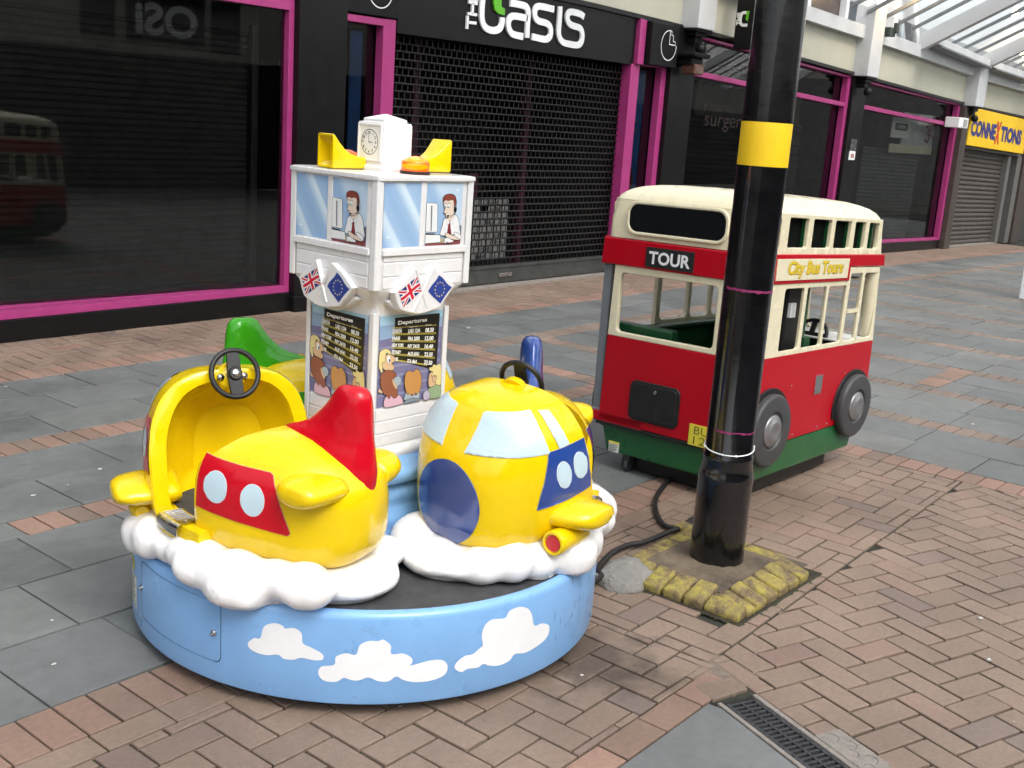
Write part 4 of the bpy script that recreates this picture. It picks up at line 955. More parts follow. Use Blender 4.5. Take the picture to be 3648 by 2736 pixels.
# service door outline and screws, safety stickers
b = MB(P("panel_gap_dark", (.02, .05, .11), .6, nscale=9, namt=.2))
rr_ = rrect(R(163.5) * DRR, .098, R(194) * DRR, .272, .018, 6)
rr_ = [p for i, p in enumerate(rr_)]
dense = []
for i, p in enumerate(rr_):
    q = rr_[(i + 1) % len(rr_)]; k = max(1, int(math.hypot(q[0] - p[0], q[1] - p[1]) / .02))
    for j in range(k): dense.append((p[0] + (q[0] - p[0]) * j / k, p[1] + (q[1] - p[1]) * j / k))
b.fill(dense, cm(.0006), holes=[[(p[0] + (.0022 if p[0] < R(180) * DRR else -.0022), p[1] + (.0022 if p[1] < .18 else -.0022)) for p in dense]]); b.done("service_door_gap", drum, recalc=False)
for a, z in ((163.5, .185), (192.1, .18), (300, .19)):
    p = cm(0)(R(a) * DRR, z); M = FR(p, (-math.sin(R(a)), math.cos(R(a)), 0), (0, 0, 1))
    b = MB(STEEL); b.lathe([(.009, 0), (.009, .003), (.0055, .006), (.0055, .009), (.003, .0095), (.003, .006), (0, .006)], (0, 0, 0), 16, M @ Matrix.Identity(4)); b.done("screw", drum, smooth=40)
LB = P("label_white", (.7, .7, .66), .5, nscale=20, namt=.1); LY = P("label_yellow", (.75, .65, .12), .5, nscale=20, namt=.1); LG = P("label_print", (.16, .2, .16), .6, nscale=60, namt=.4)
b = MB(LY); b.fill(degcircle([(151, .20), (156.5, .20), (156.5, .235), (151, .235)]), cm(.001), cut=.02); b.m(LB); b.fill(degcircle([(151.5, .09), (159, .09), (159, .19), (151.5, .19)]), cm(.001), cut=.02)
b.m(LG)
for k in range(9): b.fill(degcircle([(152.2, .098 + k * .01), (158.2 - (k % 3) * .7, .098 + k * .01), (158.2 - (k % 3) * .7, .102 + k * .01), (152.2, .102 + k * .01)]), cm(.0018), cut=.02)
b.fill(degcircle(circ(153.5, .218, 1.2, 12, .012)), cm(.0018)); b.done("safety_label", drum, recalc=False)
SCU = P("scuff_dark", (.05, .10, .19), .7, nscale=40, namt=.5)
b = MB(SCU); rs = random.Random(3)
for k in range(46):
    a = rs.choice([rs.uniform(160, 270), rs.uniform(272, 292)]); z = rs.uniform(.06, .27); l = rs.uniform(.001, .004) if a < 270 else rs.uniform(.004, .03)
    b.fill(degcircle([(a, z), (a + .12, z), (a + .14 * rs.random(), z + l), (a - .05, z + l)]), cm(.0009))
b.done("scuffs", drum, recalc=False)

# pedestal
def sqring(h, z, n=64, e=5.0, cx=CX, cy=CY, rot=-2.0, bump=0, k=0):
    out = []
    for i in range(n):
        a = 2 * math.pi * i / n; c, s = math.cos(a), math.sin(a)
        r = h / ((abs(c) ** e + abs(s) ** e) ** (1 / e)); r *= 1 + bump * math.cos(8 * a + k)
        x, y = r * c, r * s; q = R(rot)
        out.append((cx + x * math.cos(q) - y * math.sin(q), cy + x * math.sin(q) + y * math.cos(q), z))
    return out
b = MB(SKYB); rings = []
for z, h, bp_ in [(.294, .238, .0), (.300, .25, .01), (.325, .256, .02), (.345, .240, .02), (.355, .236, .02), (.375, .246, .02), (.395, .247, .02), (.412, .232, .02), (.422, .228, .02), (.440, .238, .015), (.462, .240, .01), (.478, .226, .005), (.484, .222, .0), (.490, .238, 0), (.496, .252, 0), (.520, .256, 0), (.528, .252, 0), (.532, .243, 0), (.536, .20, 0), (.545, .172, 0), (.548, .1, 0)]:
    rings.append(sqring(h, z, bump=bp_, k=z * 30))
b.loft(rings); b.done("pedestal", ride, smooth=60)

# control tower
TX, TY = CX - .008, CY
ta = R(-2.0); EX = Vector((math.cos(ta), math.sin(ta), 0)); EY = Vector((-math.sin(ta), math.cos(ta), 0)); TC = Vector((TX, TY, 0)); UZ = Vector((0, 0, 1))
TM = Matrix(((EX.x, EY.x, 0, TX), (EX.y, EY.y, 0, TY), (0, 0, 1, 0), (0, 0, 0, 1)))
b = MB(WHT); rings = []
for z, h, e in [(.545, .168, 14), (.556, .172, 14), (.566, .170, 14), (.572, .160, 12), (.578, .150, 12), (.70, .150, 12), (.985, .150, 12), (1.006, .152, 12), (1.026, .165, 12), (1.052, .1865, 12), (1.060, .188, 14), (1.362, .188, 14)]:
    rings.append(sqring(h, z, e=e, n=96, cx=TX, cy=TY))
b.loft(rings); tower = b.done("control_tower", ride, smooth=50)
b = MB(WHT); b.loft([sqring(.192, 1.362, e=30, n=96, cx=TX, cy=TY), sqring(.197, 1.3635, e=30, n=96, cx=TX, cy=TY), sqring(.198, 1.369, e=30, n=96, cx=TX, cy=TY), sqring(.197, 1.3755, e=30, n=96, cx=TX, cy=TY), sqring(.190, 1.378, e=30, n=96, cx=TX, cy=TY)])
b.done("roof_slab", tower, smooth=40)
FACES = [FR(TC - EY * 0, EX, UZ), FR(TC, -EY, UZ), FR(TC, -EX, UZ), FR(TC, EY, UZ)]   # local z = outward
GRV = P("groove_shadow_grey", (.40, .40, .41), .7, nscale=9, namt=.05)
PAN = {}
def artmat(name, c, r=.3): return P(name, c, r, coat=.25, nscale=60, namt=.02)
# glass-look sticker: pale diagonal shine bands printed on blue
def shine(name, ang, bands):
    m = bpy.data.materials.new(name); m.use_nodes = True; t_ = m.node_tree; bs_ = t_.nodes["Principled BSDF"]; bs_.inputs["Roughness"].default_value = .25; bs_.inputs["Coat Weight"].default_value = .3
    tc_ = t_.nodes.new("ShaderNodeTexCoord"); vr = t_.nodes.new("ShaderNodeVectorRotate"); vr.rotation_type = 'Z_AXIS'; vr.inputs["Angle"].default_value = ang
    t_.links.new(tc_.outputs["UV"], vr.inputs["Vector"]); sx = t_.nodes.new("ShaderNodeSeparateXYZ"); t_.links.new(vr.outputs[0], sx.inputs[0])
    rp_ = t_.nodes.new("ShaderNodeValToRGB"); cr = rp_.color_ramp; cr.interpolation = 'EASE'
    A_, W_ = (.25, .40, .63, 1), (.66, .77, .84, 1)
    for i, (p, k) in enumerate(bands):
        e_ = cr.elements[i] if i < 2 else cr.elements.new(p)
        e_.position = p; e_.color = tuple(A_[j] + (W_[j] - A_[j]) * k for j in range(4))
    mr_ = t_.nodes.new("ShaderNodeMapRange"); mr_.inputs[1].default_value = -.3; mr_.inputs[2].default_value = 1.3
    t_.links.new(sx.outputs[0], mr_.inputs[0]); t_.links.new(mr_.outputs[0], rp_.inputs["Fac"]); t_.links.new(rp_.outputs[0], bs_.inputs["Base Color"]); return m
SH1 = shine("window_sticker_blue", R(-42), [(0, .1), (.12, .0), (.22, .1), (.40, .75), (.46, .15), (.60, .05), (.68, .12), (.82, .85), (.87, .2), (1, .1)])
SH2 = shine("window_sticker_sky", R(-42), [(0, .2), (.2, .15), (.30, .65), (.38, .2), (.6, .1), (.75, .6), (1, .5)])
SH3 = shine("poster_backdrop", R(-60), [(0, .0), (.3, .2), (.5, .0), (1, .1)])
def uvquad(b, x0, z0, x1, z1, M, off):
    vs_ = [b.bm.verts.new(M @ Vector(p)) for p in ((x0, z0, off), (x1, z0, off), (x1, z1, off), (x0, z1, off))]
    f = b.face(vs_); uv = b.bm.loops.layers.uv.verify()
    for l, c in zip(f.loops, ((0, 0), (1, 0), (1, 1), (0, 1))): l[uv].uv = c
INK = artmat("ink_black", (.01, .01, .012)); SKN = artmat("art_skin", (.68, .56, .47)); SHT = artmat("art_white", (.72, .73, .74)); HRB = artmat("art_hair_brown", (.22, .05, .035)); TIE = artmat("art_tie_red", (.20, .03, .035)); DSK = artmat("art_desk_maroon", (.26, .07, .07))
class Art:
    """flat printed picture: polygons stacked a hair apart on one surface"""
    def __init__(s, name, par, M, z0, conv): s.b = MB(); s.M = M; s.z = z0; s.name = name; s.par = par; s.cv = conv
    def p(s, pts, mat, sm=False, ink=0):
        q = [s.cv(*a) for a in pts]
        if sm: q = smooth_loop(q, 4)
        if ink:
            s.b.m(INK); s.b.fill(s.grow(q, ink), lambda u, v: s.M @ Vector((u, v, s.z))); s.z += .00012
        s.b.m(mat); z = s.z; s.b.fill(q, lambda u, v: s.M @ Vector((u, v, z))); s.z += .00012
    def grow(s, q, d):
        n = len(q); A = sum(q[i][0] * q[(i + 1) % n][1] - q[(i + 1) % n][0] * q[i][1] for i in range(n)); sg = 1 if A > 0 else -1; out = []
        for i in range(n):
            a, c = Vector(q[i - 1]), Vector(q[(i + 1) % n]); e = c - a
            if e.length < 1e-9: out.append(q[i]); continue
            e.normalize(); out.append((q[i][0] + e.y * d * sg, q[i][1] - e.x * d * sg))
        return out
    def line(s, pts, w, mat=None, sm=False):
        q = [s.cv(*a) for a in pts]
        if sm: q = smooth_loop(q, 4, False)
        s.b.m(mat or INK); z = s.z; s.b.fill(stroke(q, w), lambda u, v: s.M @ Vector((u, v, z))); s.z += .00012
    def text(s, txt, x, z, h, mat, wd=None, rot=0, bold=0, align='LEFT'):
        s.b.m(mat); s.b.mesh(text_mesh(txt, h, wd, bold=bold, align=align), s.M @ T(x, z, s.z) @ Matrix.Rotation(rot, 4, 'Z')); s.z += .0001
    def done(s): return s.b.done(s.name, s.par, recalc=False)
def union_flag(A, q):
    """q: four corners (hoist-top, fly-top, fly-bottom, hoist-bottom) in face coordinates"""
    def m(u, v):
        a = Vector(q[0]).lerp(Vector(q[1]), u); c = Vector(q[3]).lerp(Vector(q[2]), u); r = a.lerp(c, v); wv = .0018 * math.sin(u * 6.0)
        return (r.x, r.y + wv)
    def pl(pts, mat):
        o = []
        for i, a in enumerate(pts):
            c = pts[(i + 1) % len(pts)]
            for k in range(5): o.append(m(a[0] + (c[0] - a[0]) * k / 5, a[1] + (c[1] - a[1]) * k / 5))
        A.b.m(mat); z = A.z; A.b.fill(o, lambda u, v: A.M @ Vector((u, v, z))); A.z += .0002
    NB = artmat("flag_navy", (.02, .03, .16)); FR_ = artmat("flag_red", (.55, .01, .03)); FW = artmat("flag_white", (.75, .75, .76))
    pl([(0, 0), (1, 0), (1, 1), (0, 1)], NB)
    d, e = .11, .16
    pl([(0, 0), (d, 0), (1, 1 - e), (1, 1), (1 - d, 1), (0, e)], FW); pl([(1, 0), (1, e), (d, 1), (0, 1), (0, 1 - e), (1 - d, 0)], FW)
    pl([(0, 0), (d * .45, 0), (1, 1 - e * .45), (1, 1), (1 - d * .45, 1), (0, e * .45)], FR_); pl([(1, 0), (1, e * .45), (d * .45, 1), (0, 1), (0, 1 - e * .45), (1 - d * .45, 0)], FR_)
    pl([(.39, 0), (.61, 0), (.61, 1), (.39, 1)], FW); pl([(0, .33), (1, .33), (1, .67), (0, .67)], FW)
    pl([(.44, 0), (.56, 0), (.56, 1), (.44, 1)], FR_); pl([(0, .41), (1, .41), (1, .59), (0, .59)], FR_)
def eu_flag(A, q):
    NB = artmat("flag_blue", (.025, .05, .26)); YL = artmat("flag_star_yellow", (.75, .62, .25))
    o = []
    for i in range(4):
        for k in range(6):
            a, c = Vector(q[i]), Vector(q[(i + 1) % 4]); r = a.lerp(c, k / 6); o.append((r.x + .0012 * math.sin(k * 1.05 + i), r.y + .0012 * math.sin(k * 1.05)))
    A.b.m(NB); z = A.z; A.b.fill(o, lambda u, v: A.M @ Vector((u, v, z))); A.z += .0003
    cx = sum(p[0] for p in q) / 4; cy = sum(p[1] for p in q) / 4; A.b.m(YL); z2 = A.z
    for k in range(12):
        a = k * math.pi / 6; x, y = cx + .0195 * math.cos(a), cy + .021 * math.sin(a)
        st = [(x + (.0034 if j % 2 == 0 else .0014) * math.sin(j * math.pi / 5), y + (.0034 if j % 2 == 0 else .0014) * math.cos(j * math.pi / 5)) for j in range(10)]
        A.b.fill(st, lambda u, v: A.M @ Vector((u, v, z2)))
for fi, M in enumerate(FACES):
    F = .188; Fc = .150
    b = MB(WHT)
    bx = lambda x0, z0, x1, z1, d0, d1: b.box((x0, z0, d0), (x1, z1, d1), M)
    # raised corner posts, mullion, sill ledge, boards
    bx(-.190, 1.058, -.168, 1.364, F - .004, F + .0035); bx(.168, 1.058, .190, 1.364, F - .004, F + .0035)
    bx(-.0225, 1.178, -.002, 1.362, F - .002, F + .002); bx(-.166, 1.155, .166, 1.1745, F - .004, F + .009)
    bx(-.166, 1.352 + .006, .166, 1.3625, F - .002, F + .002)
    for z0, z1 in ((1.096, 1.134), (1.0615, 1.093), (1.137, 1.154)): bx(-.158, z0, .158, z1, F - .004, F + .002)
    bx(-.152, .583, -.134, .985, Fc - .003, Fc + .003); bx(.134, .583, .152, .985, Fc - .003, Fc + .003)
    for z0, z1 in ((.583, .618), (.621, .656), (.659, .694)): bx(-.131, z0, .131, z1, Fc - .004, Fc + .0015)
    b.done("face_trim", tower, bevel=.0022, seg=2)
    # window stickers
    A = MB(SH1); uvquad(A, -.165, 1.178, -.024, 1.358, M, F + .0006); A.m(SH2); uvquad(A, -.001, 1.178, .164 - .018, 1.358, M, F + .0006)
    star = lambda x, z, r: [(x + (r if j % 2 == 0 else r * .13) * (1 if j % 4 == 0 else .6) * math.cos(j * math.pi / 4), z + (r if j % 2 == 0 else r * .13) * math.sin(j * math.pi / 4) * (1 if j % 4 else .6)) for j in range(8)]
    A.m(artmat("sparkle_white", (.7, .8, .85))); A.fill(star(-.145, 1.208, .014), lambda u, v: M @ Vector((u, v, F + .0010))); A.fill(star(.124, 1.338, .012), lambda u, v: M @ Vector((u, v, F + .0010)))
    A.done("window_sticker", tower, recalc=False)
    # controller picture
    def cv(px, py, M=None):
        s = 0.5
        for _ in range(6):
            xl = 1435 + (1400 - 1435) * s; xr = 1810 + (1770 - 1810) * s; tt = (px - xl) / (xr - xl); yt = 140 + 10 * tt; yb_ = 820 - 30 * tt; s = (py - yt) / (yb_ - yt)
        return (-.001 + .147 * max(0, min(1, tt)), 1.358 - .180 * max(0, min(1, s)))
    A = Art("controller_picture", tower, M, F + .0014, cv)
    A.p([(1402, 800), (1480, 792), (1600, 780), (1680, 745), (1800, 735), (1800, 830), (1402, 830)], DSK)
    A.p([(1765, 600), (1800, 590), (1800, 735), (1750, 740)], artmat("art_chair", (.12, .14, .2)), ink=.0013)
    A.p([(1425, 355), (1520, 360), (1532, 372), (1528, 650), (1515, 668), (1405, 665)], SHT, ink=.0014)
    A.p([(1465, 385), (1480, 385), (1470, 655), (1458, 655)], artmat("art_grey", (.15, .15, .17)))
    A.p([(1400, 680), (1500, 684), (1500, 695), (1400, 692)], INK)
    A.p([(1400, 700), (1555, 697), (1557, 775), (1400, 792)], SHT, ink=.0014)
    A.p([(1558, 735), (1600, 725), (1600, 785), (1558, 780)], artmat("art_tan", (.45, .38, .25)), ink=.0006)
    A.p([(1612, 520), (1690, 478), (1745, 510), (1760, 620), (1765, 700), (1700, 690), (1640, 700), (1565, 700), (1560, 665), (1580, 600), (1590, 550)], SHT, True, ink=.0014)
    A.p([(1620, 490), (1700, 450), (1700, 500), (1650, 575)], SKN, ink=.0006)
    A.p([(1632, 560), (1660, 545), (1660, 590), (1672, 690), (1640, 705), (1628, 680), (1640, 600)], TIE, ink=.0006)
    A.p([(1618, 520), (1655, 560), (1630, 600)], SHT, ink=.0005); A.p([(1655, 560), (1700, 500), (1690, 560), (1668, 585)], SHT, ink=.0005)
    A.p([(1590, 320), (1640, 300), (1700, 315), (1700, 420), (1690, 480), (1640, 510), (1615, 500), (1612, 470), (1590, 450), (1605, 420)], SKN, True, ink=.0014)
    A.p([(1590, 335), (1588, 300), (1610, 272), (1660, 262), (1705, 278), (1722, 330), (1716, 400), (1702, 400), (1696, 330), (1665, 322), (1640, 330), (1615, 322)], HRB, True, ink=.0012)
    A.p(circ(1609, 385, 14, 14, 22), SHT, ink=.0006); A.p(circ(1642, 385, 17, 14, 22), SHT, ink=.0006); A.p(circ(1606, 395, 5, 8, 7), INK); A.p(circ(1637, 397, 5, 8, 7), INK)
    A.line([(1600, 352), (1620, 358)], .0009); A.line([(1635, 350), (1655, 358)], .0009); A.line([(1612, 455), (1630, 462)], .0006)
    A.p(circ(1710, 425, 16, 16, 28), INK); A.p(circ(1706, 385, 9, 10, 16), artmat("art_grey", (.15, .15, .17)))
    A.line([(1708, 450), (1685, 480), (1640, 490)], .0009, sm=True); A.p(circ(1632, 492, 11, 10, 10), INK)
    A.line([(1700, 480), (1712, 470), (1725, 380), (1712, 290), (1680, 262)], .0012, sm=True)
    A.p([(1600, 690), (1620, 675), (1650, 690), (1680, 700), (1750, 700), (1755, 740), (1700, 742), (1660, 735), (1620, 720)], SKN, True, ink=.0013)
    A.p([(1700, 665), (1760, 690), (1760, 735), (1730, 720), (1700, 700)], SHT, True, ink=.0012)
    A.p([(1590, 735), (1620, 722), (1685, 755), (1680, 768), (1590, 782)], SHT, ink=.0013); A.line([(1605, 770), (1625, 775), (1630, 800)], .0018)
    A.done()
    # moulded flags
    b = MB(WHT)
    out1 = [(-.052, 1.116), (-.062, 1.106), (-.124, 1.056), (-.123, 1.047), (-.108, 1.012), (-.09, .997), (-.03, .982), (.02, .987), (.055, .994), (.064, 1.0), (.113, 1.052), (.112, 1.062), (.066, 1.098), (.052, 1.103), (.03, 1.116), (.022, 1.112), (-.002, 1.06), (-.012, 1.04), (-.03, 1.078), (-.044, 1.113)]
    me = curve_mesh([smooth_loop(out1, 3)], .030, .004); b.mesh(me, M @ T(0, 0, F + .006 - .004))
    me = curve_mesh([smooth_loop([(-.10, 1.0), (-.03, .975), (.03, .978), (.08, 1.003), (.10, 1.03), (-.11, 1.03)], 3)], .036, .006); b.mesh(me, M @ T(0, 0, F - .026))
    for (p0, p1) in (((-.046, 1.115), (.004, 1.0)), ((.026, 1.115), (-.052, .99))): b.tube([M @ Vector((p0[0], p0[1], F + .016)), M @ Vector((p1[0], p1[1], F + .016))], .0045, 8)
    b.done("flag_moulding", tower, smooth=40)
    A = Art("flag_picture", tower, M, F + .0178, None); union_flag(A, [(-.041, 1.092), (-.114, 1.054), (-.090, 1.008), (-.018, 1.049)][0:1] + [(-.112, 1.055), (-.090, 1.009), (-.019, 1.050)]); A.z = F + .0178; eu_flag(A, [(.047, 1.093), (.103, 1.053), (.057, 1.007), (.006, 1.047)]); A.done()
    # departures poster
    def cv2(px, py):
        s = 0.5
        for _ in range(6):
            xl = 840 - 35 * s; xr = 1370 - 40 * s; tt = (px - xl) / (xr - xl); yt = 300 - 60 * tt; yb_ = 1075 - 100 * tt; s = (py - yt) / (yb_ - yt)
        return (-.128 + .256 * max(0, min(1, tt)), .975 - .273 * max(0, min(1, s)))
    PURP = artmat("poster_purple", (.17, .16, .29)); LIL = artmat("poster_lilac", (.24, .24, .38)); CYN = artmat("poster_cyan", (.33, .52, .66)); MIDB = artmat("poster_mid_blue", (.25, .36, .54))
    A = Art("departures_poster", tower, M, Fc + .0006, cv2)
    A.p([(840, 300), (1370, 240), (1330, 975), (805, 1075)], PURP)
    A.p([(840, 300), (1370, 240), (1366, 300), (838, 380)], CYN); A.p([(838, 380), (1366, 300), (1362, 380), (833, 500)], MIDB)
    for k, yy in enumerate((560, 640, 720, 800, 880, 960)): A.p([(820, yy), (1340, yy - 70), (1340, yy - 50), (820, yy + 22)], LIL)
    BRD = artmat("board_black", (.012, .011, .008)); YLN = artmat("board_yellow_line", (.60, .50, .09)); TXT = artmat("board_text", (.80, .80, .76))
    A.p([(960, 312), (1340, 270), (1312, 700), (1243, 735), (950, 660)], BRD)
    A.text("Departures", .002, .9485, .0155, artmat("board_white", (.85, .85, .85)), .118, 0, .035, 'CENTER')
    for tx, x, wd in (("Destination", -.078, .036), ("Flight No.", -.012, .038), ("Time", .056, .025)): A.text(tx, x, .933, .0052, TXT, wd)
    zl = [.928, .9085, .889, .8700, .8515]; zr_ = [.9185, .893, .867, .8415, .8165]
    xl_, xr__ = -.082, .101
    for i in range(6):
        a_, c_ = (.9395 - .0192 * i, .9315 - .0256 * i)
        if i == 0: a_, c_ = .9295 + .0085, .9295
        for off in (0, -.0034):
            if i == 0 and off: continue
            x1_ = xr__ if i < 5 else .07
            A.b.m(YLN); z = A.z
            cc = a_ + (c_ - a_) * ((x1_ - xl_) / (xr__ - xl_))
            if i == 5: a_ += .002
            A.b.fill(stroke([(xl_, a_ + off), (x1_, cc + off)], .0014), lambda u, v: M @ Vector((u, v, z)))
    A.z += .0001
    rowz = lambda i, x: (.9395 - .0192 * (i + .62)) + ((.9315 - .0256 * (i + .62)) - (.9395 - .0192 * (i + .62))) * (x - xl_) / (xr__ - xl_)
    for i, (c1_, c2_, c3_) in enumerate((("LONDON", "LND 1234", "08.30"), ("PARIS", "FRA 2000", "12.00"), ("NEW YORK", "NY 2410", "16.40"), ("SYDNEY", "AUS 6541", "22.55"), ("ROME", "ITA 864", "23.50"))):
        sl = math.atan((-.0080 - .0064 * i) / .183)
        A.text(c1_, -.0785, rowz(i, -.06), .0112, TXT, .0056 * len(c1_) + .003, sl, .04); A.text(c2_, -.015, rowz(i, .01), .0122, TXT, .048 if i < 4 else .040, sl, .04); A.text(c3_, .055, rowz(i, .07), .0136, TXT, .036, sl, .04)
    BL = artmat("art_blond", (.66, .56, .26)); SK2 = artmat("art_skin_tan", (.60, .40, .24)); BRH = artmat("art_hair_auburn", (.27, .085, .04)); ORG = artmat("art_hair_orange", (.50, .24, .075)); PNK = artmat("art_pink", (.62, .38, .45)); GRY = artmat("art_grey_blue", (.35, .40, .45)); GRS = artmat("art_green_shirt", (.26, .36, .22))
    A.p([(830, 620), (870, 625), (905, 610), (950, 640), (955, 668), (925, 690), (945, 715), (935, 745), (880, 750), (850, 720), (838, 690)], SK2, True, ink=.0014)
    A.p([(822, 720), (815, 640), (835, 590), (880, 567), (915, 590), (912, 615), (885, 600), (870, 640), (868, 680), (845, 685), (850, 740), (845, 770)], BL, True, ink=.0012)
    A.p(circ(900, 655, 14, 14, 34), SHT, ink=.0006); A.p(circ(906, 665, 6, 10, 14), artmat("art_navy", (.03, .04, .2)))
    A.p([(812, 930), (840, 945), (850, 935), (825, 900)], SK2, ink=.0006)
    A.p([(872, 980), (930, 960), (990, 965), (1015, 1020), (990, 1055), (865, 1062)], PNK, True, ink=.0014)
    A.p([(940, 820), (985, 800), (1000, 840), (975, 880), (950, 880)], GRY, True, ink=.0006)
    A.p([(835, 880), (835, 790), (880, 750), (930, 755), (962, 790), (935, 820), (955, 880), (970, 960), (940, 985), (915, 960), (900, 990), (880, 960), (860, 950)], BRH, True, ink=.0013)
    A.p([(930, 820), (965, 890), (955, 905), (930, 860)], SK2, True, ink=.0005)
    A.p([(1040, 930), (1020, 1000), (1060, 1005), (1150, 995), (1155, 940), (1130, 920)], GRY, ink=.0013)
    A.p([(1028, 1010), (1090, 985), (1160, 995), (1165, 1010), (1020, 1034)], artmat("art_slate", (.2, .24, .28)), ink=.0013)
    A.p([(1048, 950), (1028, 870), (1035, 780), (1070, 752), (1095, 765), (1130, 738), (1165, 790), (1165, 880), (1140, 950), (1120, 935), (1105, 965), (1090, 945), (1070, 965), (1060, 940)], ORG, True, ink=.0014)
    A.p([(1190, 1000), (1200, 940), (1240, 900), (1290, 870), (1335, 865), (1332, 975), (1240, 990)], GRS, True, ink=.0014)
    A.p([(1190, 1000), (1185, 950), (1215, 920), (1240, 950), (1230, 995)], artmat("art_lilac", (.42, .38, .5)), True, ink=.0012)
    A.p([(1240, 780), (1230, 850), (1240, 890), (1290, 870), (1310, 820), (1280, 760)], SK2, True, ink=.0013); A.p(circ(1280, 825, 17, 14, 26), SK2, ink=.0013)
    A.p([(1240, 750), (1238, 725), (1262, 722), (1270, 700), (1300, 705), (1335, 700), (1337, 860), (1290, 862), (1300, 800), (1275, 790), (1255, 800), (1268, 760)], BL, True, ink=.0013)
    A.done()
# clock turret
b = MB(WHT)
b.loft([sqring(h, z, e=18, n=64, cx=TX, cy=TY) for h, z in ((.062, 1.377), (.064, 1.385), (.062, 1.392), (.0575, 1.396), (.0575, 1.510), (.056, 1.5155), (.050, 1.517), (.0465, 1.518), (.0465, 1.5245), (.044, 1.527), (.003, 1.5405))])
tur = b.done("clock_turret", tower, smooth=35)
for M in FACES[1::2]:
    b = MB(WHT); b.mesh(curve_mesh([rrect(-.052, 1.405, .050, 1.5115, .003), rrect(-.047, 1.410, .040, 1.506, .002)[::-1]], .006, .0012), M @ T(.001, 0, .058)); b.done("clock_frame", tower, smooth=40)
    A = Art("clock_face", tower, M, .0578, lambda x, y: (x, y))
    A.p([(-.047, 1.41), (.041, 1.41), (.041, 1.506), (-.047, 1.506)], artmat("clock_white", (.78, .78, .77)))
    cx_, cz_ = -.001, 1.459
    A.b.m(INK); z = A.z; A.b.fill(circ(cx_, cz_, .0365, 48), lambda u, v: M @ Vector((u, v, z)), holes=[circ(cx_, cz_, .0345, 48)]); A.z += .0001
    for k in range(12):
        a = R(90 - 30 * (k + 1)); A.text(str(k + 1), cx_ + .0268 * math.cos(a), cz_ + .0268 * math.sin(a), .0080, INK, None, 0, .03, 'CENTER')
        A.line([(cx_ + .0335 * math.cos(a), cz_ + .0335 * math.sin(a)), (cx_ + .0352 * math.cos(a), cz_ + .0352 * math.sin(a))], .0009)
    A.line([(cx_ - .001, cz_), (cx_ - .001, cz_ + .020)], .0014); A.line([(cx_, cz_), (cx_ + .015, cz_ - .0008)], .0020); A.p(circ(cx_, cz_, .0016, 10), INK); A.done()
# loudspeaker horns and beacon on the slab
def horn(sx, sy, ang):
    b = MB(YEL); M = TM @ T(sx, sy, 1.379) @ Matrix.Rotation(R(ang), 4, 'Z')
    def rr(l, hw, z0, z1, k=.006): return [M @ Vector((l, y, z)) for y, z in rrect(-hw, z0, hw, z1, k, 3)]
    secs = [(0, .022, .001, .034), (.03, .023, .001, .036), (.06, .027, .001, .044), (.085, .032, .001, .058), (.105, .037, .001, .076), (.122, .041, .001, .094), (.127, .042, .001, .0975), (.130, .041, .002, .0965)]
    inn = [(.130, .036, .007, .0915), (.124, .035, .008, .090), (.10, .026, .020, .070)]
    b.loft([rr(l, w_, a, c) for l, w_, a, c in secs] + [rr(l, w_, a, c, .003) for l, w_, a, c in inn]); return b.done("loudspeaker_horn", tower, smooth=45)
horn(-.050, .034, 172); horn(.066, -.040, -2)
AMB = P("amber_lens", (.95, .13, .001), .12, trans=.35, coat=.4, nscale=30, namt=.1, emit=(1, .16, .002), estr=.2)
b = MB(AMB); bc = TM @ Vector((.004, -.130, 1.379))
b.lathe([(.0395, .008), (.041, .012), (.041, .033), (.039, .036), (.024, .044), (.010, .0495), (0, .050)], bc, 40); bea = b.done("beacon_lens", tower, smooth=35)
b = MB(P("lamp_glow", (1, .6, .15), .3, nscale=20, namt=.1, emit=(1, .42, .04), estr=3)); b.ell(bc + Vector((0, 0, .020)), (.026, .026, .006)); b.ell(bc + Vector((0, 0, .040)), (.004, .004, .005)); b.done("beacon_bulb", tower, smooth=180)
b = MB(P("beacon_base_black", (.03, .02, .02), .4, nscale=20, namt=.1)); b.lathe([(.044, -.001), (.0445, .002), (.0435, .008), (.038, .009)], bc, 40); b.done("beacon_base", tower, smooth=40)
b = MB(AMB); b2c = TM @ Vector((-.03, .13, 1.379)); b.lathe([(.0395, .008), (.041, .012), (.041, .033), (.039, .036), (.024, .044), (.010, .0495), (0, .050)], b2c, 40); b.m(BPLAIN); b.lathe([(.044, -.001), (.0435, .008), (.038, .009)], b2c, 40); b.done("rear_beacon", tower, smooth=35)
pl_ = bpy.data.lights.new("beacon_light", 'POINT'); pl_.energy = .07; pl_.color = (1, .45, .12); pl_.shadow_soft_size = .02
po = bpy.data.objects.new("beacon_light", pl_); col.objects.link(po); po.location = bc + Vector((.0, -.0, .075))

